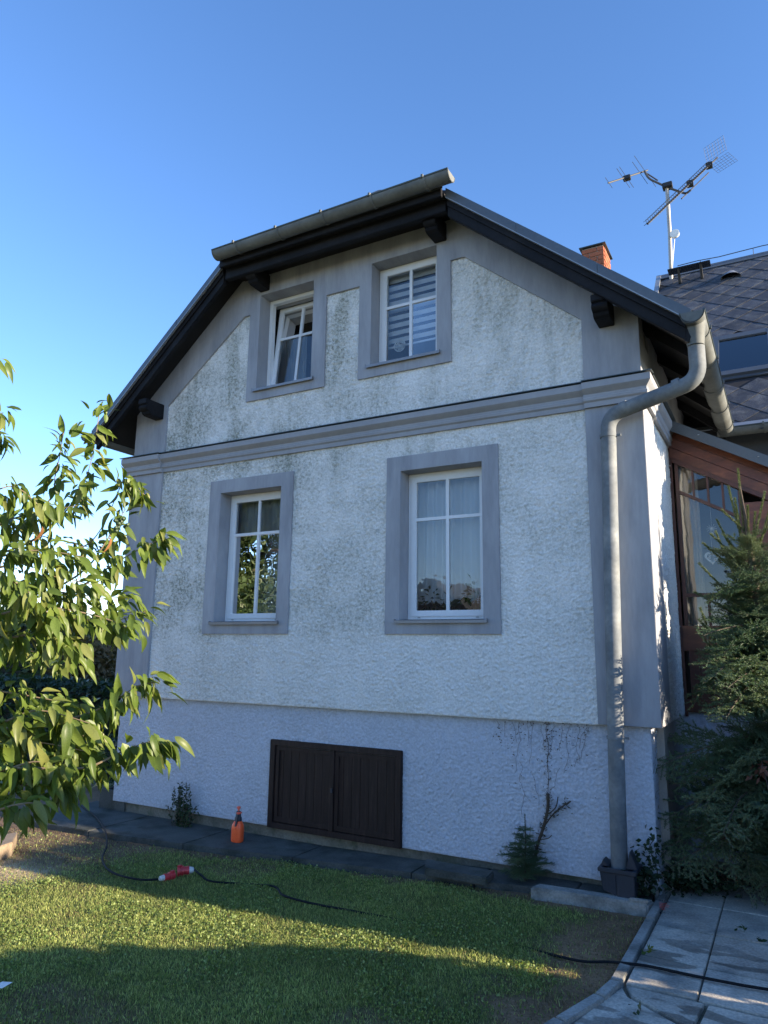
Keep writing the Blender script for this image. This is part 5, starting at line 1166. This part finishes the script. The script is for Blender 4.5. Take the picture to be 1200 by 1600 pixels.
# leaders at the top and second stem at the left
for (u0, v0, u1, v1, dy0, dy1) in ((1172, 900, 1180, 800, 0, .05), (1165, 870, 1138, 760, 0, .1), (1170, 880, 1200, 820, 0, -.1), (1160, 890, 1120, 812, 0, .05), (1185, 860, 1215, 750, 0, 0), (1150, 940, 1092, 880, -.1, -.25), (1150, 960, 1085, 925, -.1, -.3), (1160, 875, 1135, 840, 0, -.2), (1170, 840, 1168, 790, 0, -.1), (1165, 850, 1153, 733, 0, 0), (1175, 860, 1195, 768, 0, 0.1), (1165, 830, 1128, 797, 0, -.1), (1160, 880, 1110, 834, 0, -.15), (1158, 900, 1098, 848, 0, -.2), (1150, 905, 1118, 830, 0, .1), (1160, 850, 1148, 778, 0, -.05), (1135, 1060, 1094, 950, -.25, -.35), (1128, 1010, 1092, 968, -.25, -.35), (1130, 1030, 1092, 990, -.2, -.4)):
    a, c = aty(u0, v0, fy+dy0), aty(u1, v1, fy+dy1); d = c-a; L_ = np.linalg.norm(d); r_ = np.random.default_rng(int(u1)); n = int(L_*2200); dd = d/L_
    s = np.cross(dd, [0.1, 1, 0.]); s /= np.linalg.norm(s); u_ = np.cross(s, dd); t = r_.random(n); an = r_.uniform(0, 2*math.pi, n); base = a+d*t[:, None]
    dr = s*np.cos(an)[:, None]+u_*np.sin(an)[:, None]+dd*.9; dr /= np.linalg.norm(dr, axis=1)[:, None]; w = np.cross(dr, r_.normal(size=(n, 3))); w /= np.linalg.norm(w, axis=1)[:, None]
    raw('branch', np.stack([base+w*.0030, base-w*.0030, base+dr*.020], 1).reshape(-1, 3), np.arange(n*3).reshape(-1, 3), 3, 'needle_tip', fir)
    MB().tube([tuple(a), tuple(c)], .003, 5, radii=[.005, .002]).build('leader', 'twig', fir)

def fbr_to(a, c, k=0, roll=0.):
    a = np.array(a); c = np.array(c); d = c-a; L_ = float(np.linalg.norm(d)); o = bpy.data.objects.new('branch', FB[k % 6]); COL.objects.link(o); o.parent = fir
    o.location = tuple(a-np.array([fx, fy, fz0])); az = math.atan2(d[1], d[0]); o.rotation_euler = Euler((roll, -math.asin(d[2]/L_), az), 'XYZ'); o.scale = (L_, L_, L_); return o
for i, (v0, u1, v1, yy) in enumerate(((1180, 1022, 1192, .16), (1200, 1060, 1215, .0), (1290, 1018, 1325, .12), (1250, 1034, 1265, .10), (1215, 1085, 1250, -.2), (1255, 1120, 1285, -.3), (1320, 1050, 1345, .0), (1060, 1076, 1090, .1), (1100, 1130, 1110, -.3), (1080, 1140, 1055, -.3), (1040, 1120, 1010, -.2), (1060, 1108, 1040, -.25), (1010, 1100, 985, 0), (960, 1110, 925, .05))):
    fbr_to(aty(1190, v0-30, fy), aty(u1, v1, yy), i, (-.5, .4, 0)[i % 3])
# sapling by the wall
def mini_fir(name, x, y, z0, h, label, n_l, m='needle', spread=.5, seed=2):
    e = tag(empty(name, (x, y, z0)), label, 'sapling'); rr = random.Random(seed)
    MB().tube([(x, y, z0), (x+.01, y, z0+h*.5), (x+.015, y-.01, z0+h)], .006, 6, radii=[.008, .006, .003]).build('stem', 'bark', e)
    for k in range(n_l):
        t = k/n_l; zz = z0+h*(.08+.78*t)
        for q_ in range(6):
            az = 2*math.pi*(q_+rr.random()*.6)/6+k; L_ = h*spread*(1-t)**.7*rr.uniform(.6, 1.1)+.04
            if math.sin(az) > 0: L_ = min(L_, (.04-y)/max(math.sin(az), .2))
            if L_ < .03: continue
            o = bpy.data.objects.new('branch', FB[rr.randrange(6)]); COL.objects.link(o); o.parent = e; o.location = (0, 0, zz-z0); o.rotation_euler = (rr.gauss(0, .1), -R(12), az); o.scale = (L_, L_, L_)
    n = int(h*500); r_ = np.random.default_rng(seed); t = r_.random(n)**.6; base = np.array([x+.012, y-.005, z0])+np.outer(t, [0, 0, h]); dr = r_.normal(size=(n, 3)); dr[:, 2] = abs(dr[:, 2])+.6; dr /= np.linalg.norm(dr, axis=1)[:, None]; w = np.cross(dr, r_.normal(size=(n, 3))); w /= np.linalg.norm(w, axis=1)[:, None]
    raw('needles', np.stack([base+w*.0018, base-w*.0018, base+dr*.017], 1).reshape(-1, 3), np.arange(n*3).reshape(-1, 3), 3, m, e); return e
spx = aty(820, 1350, -.10)
mini_fir('spruce_sapling', spx[0], -.10, slab_z(spx[0])-.01, .55, 'small spruce sapling growing against the plinth', 7, spread=.42)

# dead shrub stem and creeper remains on the plinth
ds = tag(empty('dead_creeper', tuple(aty(838, 1350, .0))), 'dry creeper stem climbing the plinth right of the sapling', 'creeper')
def wall_path(pts, y=.03): return smooth_path([tuple(aty(u, v, y)) for u, v in pts], 5)
MB().tube(wall_path([(835, 1350), (840, 1320), (850, 1290), (856, 1262), (856, 1240)], .0), .014, 6, radii=None).build('stem', 'dead', ds)
MB().tube(wall_path([(848, 1295), (862, 1275), (876, 1262), (892, 1252)], .0), .006, 5).build('stem', 'dead', ds)
MB().tube(wall_path([(853, 1275), (868, 1262), (872, 1245)], .01), .005, 5).build('stem', 'dead', ds)
MB().tube(wall_path([(842, 1312), (856, 1310), (862, 1305)], .0), .004, 5).build('stem', 'dead', ds)
cc_ = np.concatenate([[aty(u+random.gauss(0, 2.5), v+random.gauss(0, 3), random.uniform(-.03, .03)) for _ in range(26)] for u, v in ((836, 1342), (840, 1325), (845, 1308), (850, 1292), (853, 1278), (856, 1262), (857, 1248), (864, 1274), (874, 1264), (885, 1257))])
leafy('dry_foliage', mat('dry_needles', (.07, .06, .035), .9), cc_, .035, .25, -.2, ds, seed=5)
b = MB(); rv = random.Random(9)
def vine(u, v, du, n, r0):
    P = []; 
    for i in range(n): P.append((u, v)); u += du+rv.gauss(0, 2.2); v += rv.uniform(5, 10)
    b.tube(wall_path(P, .050), r0, 4)
    return P
main = [(856, 1240), (857, 1215), (855, 1190), (857, 1165), (853, 1140), (858, 1128)]
b.tube(wall_path(main, .048), .0022, 5)

for u, v, du, n in ((812, 1128, 0, 12), (823, 1130, .4, 5), (800, 1128, .5, 5), (833, 1132, -.5, 9), (846, 1132, .2, 6), (868, 1134, -1, 8), (890, 1134, -1.5, 11), (905, 1136, -1, 8), (918, 1136, -.5, 6), (878, 1134, .5, 6), (920, 1136, -2, 9), (790, 1127, 0, 4), (776, 1126, 0, 3), (832, 1210, .3, 7), (820, 1240, .3, 6), (812, 1190, 1.5, 9), (875, 1200, -2, 8)): vine(u, v, du, n, .0013)
b.build('creeper_tendrils', 'dead', ds)
bb_ = np.array([aty(rv.uniform(770, 925), 1127+abs(rv.gauss(0, 26)), .048) for _ in range(240)]+[aty(856+rv.gauss(0, 3), rv.uniform(1130, 1245), .046) for _ in range(130)]+[aty(rv.gauss(850, 30), rv.gauss(1200, 35), .048) for _ in range(70)])
tag(leafy('clinging_remains', 'dead', bb_, .019, .45, 0, ds, seed=6), kind='stuff')

# evergreen shrub by the left plinth
sh = aty(283, 1290, -.10); shz = slab_z(sh[0])
shr = tag(empty('evergreen_shrub', (sh[0], -.08, shz)), 'small dark evergreen shrub of upright shoots left of the spray bottle', 'shrub')
rr_ = np.random.default_rng(14); L1 = []
b = MB()
for k in range(34):
    bx0, by0 = sh[0]+rr_.normal(0, .05), -.08+rr_.normal(0, .03); tx, ty = bx0+rr_.normal(0, .07), min(by0+rr_.normal(0, .03), .02); h = rr_.uniform(.18, .50)*(1-.8*abs(tx-sh[0]))
    b.tube([(bx0, by0, shz), (tx, ty, shz+h)], .0025, 4)
    n = int(h*130); t = rr_.random(n)[:, None]; L1.append(np.array([bx0, by0, shz])*(1-t)+np.array([tx, ty, shz+h])*t)
b.build('stem', 'bark', shr); leafy('foliage', 'shrub_leaf', np.concatenate(L1), .030, .55, -.1, shr, seed=7)

# ivy round the drain gully and the foot of the fir
iv = tag(empty('ivy_clump', tuple(atz(1040, 1385, -.35))), 'low dark ivy growing at the corner behind the drain gully', 'ivy')
rr_ = np.random.default_rng(15); pts = []
for (u, v, dz, n, sx1, sz1, yy) in ((1020, 1350, 0, 150, .05, .12, .02), (1045, 1370, 0, 420, .12, .06, .30), (1075, 1370, 0, 420, .14, .05, .38), (998, 1345, 0, 40, .015, .10, .02), (1008, 1375, 0, 160, .05, .05, -.02), (1110, 1375, 0, 250, .12, .04, .5), (1022, 1325, 0, 50, .02, .05, .02)):
    c = aty(u, v, yy); q_ = rr_.normal(size=(n, 3))*[sx1, .07, sz1]+c; q_[:, 2] = np.maximum(q_[:, 2], -.34); pts.append(q_)
pts = np.concatenate(pts); pts = pts[~((pts[:, 0] < -.08) & (pts[:, 1] > .035))]
leafy('foliage', 'dark_leaf', pts, .045, .75, .1, iv, seed=8)
MB().tube(smooth_path([tuple(aty(u, v, .02)) for u, v in ((1030, 1378), (1024, 1350), (1015, 1325), (1022, 1312))]), .004, 5).build('stem', 'bark', iv)
# shrub with reddish leaves at the right edge
rs_ = tag(empty('reddish_shrub', tuple(aty(1195, 1300, .1))), 'few reddish and green shrub leaves at the right edge of the picture', 'shrub')
c = aty(1190, 1200, .1); leafy('foliage', mat('red_brown_leaf', (.20, .085, .055), .7), rr_.normal(size=(26, 3))*[.035, .05, .035]+c, .065, .5, .4, rs_, seed=9)
c = aty(1192, 1242, .1); leafy('foliage', 'shrub_leaf', rr_.normal(size=(16, 3))*[.03, .05, .04]+c, .07, .7, .3, rs_, seed=10)
MB().tube([tuple(aty(1215, 1400, .1)), tuple(aty(1205, 1250, .1)), tuple(aty(1190, 1190, .1))], .005, 5).build('stem', 'bark', rs_)
# fallen sprigs on the paving
for i, (u, v, nn_, lb) in enumerate(((1012, 1484, 9, 'fresh green leaf sprig on the damp stain of the paving'), (1160, 1452, 8, 'green leaf sprig on the paving, farthest of the fallen sprigs'), (1190, 1467, 10, 'green leaf sprig at the right edge of the paving'), (990, 1575, 6, 'fallen leaves near the bend of the paving kerb'))):
    c = atz(u, v, ZP+.01); o = leafy('leaf_sprig', 'shrub_leaf' if i else 'leaf_i', rr_.normal(size=(nn_, 3))*[.02, .03, .002]+c, .045, .45, .0, None, seed=30+i); tag(o, lb, 'leaves', 'fallen sprigs on the paving')

# ================================================================== BACKGROUND AND NEIGHBOURS
def hedge(name, label, x0, x1, y0, y1, z0, z1, n, size, m, cat='hedge', seed=1, core=True, group=None):
    e = tag(empty(name, ((x0+x1)/2, (y0+y1)/2, z0)), label, cat, group); r_ = np.random.default_rng(seed)
    if core: MB().box(x0+.15, x1-.15, y0+.15, y1-.15, z0-.2, z1-.2).build('shade_core', 'hedge_core', e)  # solid dark box stands in for the shade among the leaves
    P = r_.random((n, 3)); f = r_.integers(0, 4, n)
    x = x0+P[:, 0]*(x1-x0); y = y0+P[:, 1]*(y1-y0); z_ = z0+P[:, 2]*(z1-z0)
    dd = abs(r_.normal(0, .09, n)); y = np.where(f == 0, y0+dd, y); z_ = np.where(f == 1, z1-dd, z_); x = np.where(f == 2, x1-dd, np.where(f == 3, x0+dd, x))
    bul = .16*(fbm(x*1.1+7, z_*1.1+y, 3, seed)-.5)
    y = y-bul*2; z_ = z_+bul*1.5
    leafy('foliage', m, np.stack([x, y, z_], 1), size, .6, .25, e, seed=seed); return e
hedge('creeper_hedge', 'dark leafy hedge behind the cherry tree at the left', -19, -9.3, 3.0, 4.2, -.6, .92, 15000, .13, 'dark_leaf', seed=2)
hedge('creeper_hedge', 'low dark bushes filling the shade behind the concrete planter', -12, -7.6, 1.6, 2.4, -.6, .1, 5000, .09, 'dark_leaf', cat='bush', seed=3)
def crown_tree(name, label, x, y, z0, h, rx, rz, n, size, m, seed, trunk=.15, group=None, cat='tree'):
    e = tag(empty(name, (x, y, z0)), label, cat, group); r_ = np.random.default_rng(seed); zc = z0+h-rz
    MB().tube([(x, y, z0-.1), (x+.1, y, zc-rz*.2), (x, y+.1, zc+rz*.5)], trunk, 8, radii=[trunk, trunk*.7, trunk*.25]).build('trunk', 'bark', e)
    nb = 26; C = []; 
    for k in range(nb):
        v = r_.normal(size=3); v /= np.linalg.norm(v); rr = r_.random()**.4; C.append((x+v[0]*rx*rr*.8, y+v[1]*rx*rr*.8, zc+v[2]*rz*rr*.8, rx*r_.uniform(.22, .42)))
        if k < 9: MB().tube([(x, y, zc-rz*.3), C[-1][:3]], .03, 5, radii=[trunk*.35, trunk*.1]).build('limb', 'bark', e)
    k = r_.integers(0, nb, n); C = np.array(C); d = r_.normal(size=(n, 3)); d /= np.linalg.norm(d, axis=1)[:, None]; rad = r_.random(n)**.35
    leafy('crown', m, C[k, :3]+d*(C[k, 3]*rad)[:, None]*[1, 1, .8], size, .6, .2, e, seed=seed); return e
hedge('far_tree_belt', 'distant dark tree belt on the horizon left of the house', -44, -19, 13, 15, -.6, 2.75, 14000, .34, 'crown', cat='trees', seed=19)
crown_tree('thuja', 'brownish sunlit conifer beyond the hedge left of the house', -14.6, 6.5, -.5, 2.95, 1.35, 1.6, 9000, .16, 'thuja', 5)
MB_ = MB().box(-14.5, -10.4, 5.0, 6.4, .2, .80).build('garden_shed', 'trim_light', None, loc=(-12, 5.5, -.5)) if False else None
# garden and neighbours to the right and behind the photographer: they cast the shade and stand in the panes
h1 = hedge('shade_hedge', 'tall unseen hedge right of the veranda path, added to cast shade', 2.25, 3.3, -1.22, 2.4, -.45, 1.62, 11000, .09, 'shrub_leaf', seed=11)  # out of view, added to shade the ground along the house
crown_tree('shade_conifer', 'tall unseen conifer right of the veranda, added to shade the side wall', 4.6, 1.62, -.5, 7.6, 1.05, 4.0, 30000, .15, 'shrub_leaf', 25, .12)  # out of view, added to keep the sun off the side wall
# unseen rounded bush, its outline shaped to cast the near lawn's shadow
def dome(name, label, prof, x0, x1, n, size, m, seed):
    e = tag(empty(name, ((x0+x1)/2, prof[len(prof)//2][0], -.45)), label, 'bush'); r_ = np.random.default_rng(seed)
    ys = np.array([p[0] for p in prof]); hs = np.array([p[1] for p in prof])
    y = r_.uniform(ys.min(), ys.max(), n); H = np.interp(y, ys[::-1] if ys[0] > ys[-1] else ys, hs[::-1] if ys[0] > ys[-1] else hs); x = r_.uniform(x0, x1, n); z_ = -.45+(H+.45)*(r_.random(n)**.45)
    leafy('foliage', m, np.stack([x, y, z_], 1), size, .65, .2, e, seed=seed); return e
LB_ = [(-.38, -1.755), (-1.08, -1.912), (-1.73, -2.02), (-2.31, -2.31), (-3.40, -2.97), (-3.62, -3.28), (-6.5, -3.9)]
bxm = 3.1; prof_ = []
for xs__, ys__ in LB_: dxx = bxm-xs__; prof_.append((ys__+dxx*math.tan(SUN_AZ), -.43+dxx*math.tan(SUN_ELEV)/math.cos(SUN_AZ)))
prof_ = [(-1.44, .35)]+prof_+[(-4.4, 2.2), (-5.0, 1.2)]
dome('shade_bush', 'broad unseen bush right of the lawn, shaped to cast its shadow', prof_, bxm-.30, bxm+.45, 46000, .10, 'crown', 12)
rt = crown_tree('walnut_tree', 'large garden tree standing behind the photographer, right one', 1.2, -19, -.5, 4.7, 2.8, 2.2, 20000, .18, 'crown', 21, .3)
crown_tree('pear_tree', 'tall garden tree behind the photographer, left one', -13.5, -9.5, -.5, 9.0, 4.2, 4.2, 30000, .17, 'crown', 22, .3)
crown_tree('plum_tree', 'small garden tree far behind the photographer', -6.5, -21, -.5, 4.2, 2.4, 1.9, 9000, .3, 'crown', 23, .2)
nh = tag(empty('neighbour_house', (-10, -24, -.5)), 'neighbouring house with ochre walls and a red gable roof across the garden', 'house')
MB().box(-15.5, -9.0, -28, -21, -.5, 2.1).build('wall', 'far_wall', nh)
MB().hexa([(-15.9, -20.7, 2.0), (-8.6, -20.7, 2.0), (-12.25, -20.7, 4.7)], [(-15.9, -28.3, 2.0), (-8.6, -28.3, 2.0), (-12.25, -28.3, 4.7)]).build('roof', 'far_roof', nh)
n2 = tag(empty('garden_house', (-16.5, -13.5, -.5)), 'sunlit cream garden house behind the left tree', 'house')
MB().box(-20.5, -16.2, -14.5, -10.5, -.5, 3.6).build('wall', 'far_wall', n2); MB().box(-20.8, -15.9, -14.8, -10.2, 3.6, 3.8).build('roof', 'far_roof', n2)

# ================================================================== LAWN
def blades(n, seed, region, zfun, dens, h0, h1, w, colf, name, kind='stuff'):
    r_ = np.random.default_rng(seed); x = r_.uniform(region[0], region[1], n); y = r_.uniform(region[2], region[3], n)
    k = dens(x, y) > r_.random(n); x, y = x[k], y[k]; n = len(x); z = zfun(x, y)
    a = r_.uniform(0, 2*math.pi, n); h = r_.uniform(h0, h1, n)*(.75+.5*fbm(x*3, y*3, 2, 4)); ln = r_.normal(0, .55, (n, 2))*h[:, None]
    wx, wy = np.cos(a)*w, np.sin(a)*w
    B0 = np.stack([x-wx, y-wy, z-.006], 1); B1 = np.stack([x+wx, y+wy, z-.006], 1); T = np.stack([x+ln[:, 0], y+ln[:, 1], z+h], 1)
    mx_, my_ = x+ln[:, 0]*.45, y+ln[:, 1]*.45; M0 = np.stack([mx_-wx*.8, my_-wy*.8, z+h*.6], 1); M1 = np.stack([mx_+wx*.8, my_+wy*.8, z+h*.6], 1)
    V = np.stack([B0, B1, M1, M0, T], 1).reshape(-1, 3); i = np.arange(n)[:, None]*5; F = np.concatenate([i+[0, 1, 2], i+[0, 2, 3], i+[3, 2, 4]], 1).reshape(-1, 3)
    c = colf(x, y, r_, n); return tag(raw(name, V, F, 3, 'grass', None, np.repeat(c, 5, 0)), kind=kind)
def in_view(x, y):
    """a little more than the wedge of garden in the picture, thinner with distance"""
    dx = x-CAM[0]; dy = y-CAM[1]; ang = np.degrees(np.arctan2(-dx, dy)); d = np.hypot(dx, dy)
    return ((ang > -12) & (ang < 64) & (d > 3.0)).astype(float)*np.clip(6.2/np.maximum(d, 1), .35, 1)
def on_turf(x, y): return (y < edge_y(x)-.01) & ~((x > -.13) & (y > -1.75)) & ~((y < -1.7) & (x > -.125-(-1.75-y)*.285))
def lawn_col(x, y, r_, n):
    t = (r_.random(n)**1.7)[:, None]; u = fbm(x*2.2, y*2.2, 3, 7)[:, None]; g = green_mask(x, y)[:, None]
    c = np.array([.15, .20, .05])*(1-t)+np.array([.62, .66, .22])*t; c = c*(.70+.6*u)
    dry = np.array([.30, .235, .12])*(.5+.7*r_.random((n, 1))); p = (r_.random((n, 1)) < (.07+.5*(1-g)))
    return np.where(p, dry, c)
blades(430000, 31, (-7.2, -.05, -5.0, -.25), ground_z, lambda x, y: in_view(x, y)*on_turf(x, y)*(green_mask(x, y)*.94+.05),   .012, .029, .0022, lawn_col, 'grass')
def straw_col(x, y, r_, n):
    s = sand_mask(x, y)[:, None]; dr = dry_mask(x, y)[:, None]; c = (np.array([.085, .06, .04])*(1-dr)+np.array([.34, .235, .135])*dr)*(.4+.9*r_.random((n, 1))); c2 = np.array([.58, .45, .27])*(.5+.7*r_.random((n, 1))); return c*(1-s)+c2*s
blades(90000, 32, (-7.2, -.05, -5.0, -.25), ground_z, lambda x, y: in_view(x, y)*on_turf(x, y)*(1-green_mask(x, y))*.8, .003, .016, .0024, straw_col, 'dry_straw')

# small flat weeds and clover between the blades
r_ = np.random.default_rng(41); x = r_.uniform(-6.5, -.1, 90000); y = r_.uniform(-4.6, -.3, 90000)
k = (in_view(x, y)*on_turf(x, y)*green_mask(x, y)*sst(.38, .62, fbm(x*2.6, y*2.6, 3, 15))) > r_.random(len(x)); x, y = x[k], y[k]
o = leafy('clover', 'clover', np.stack([x, y, ground_z(x, y)+.012+.016*r_.random(len(x))], 1),  .0145, .9, -.15, None, seed=42); tag(o, kind='stuff')
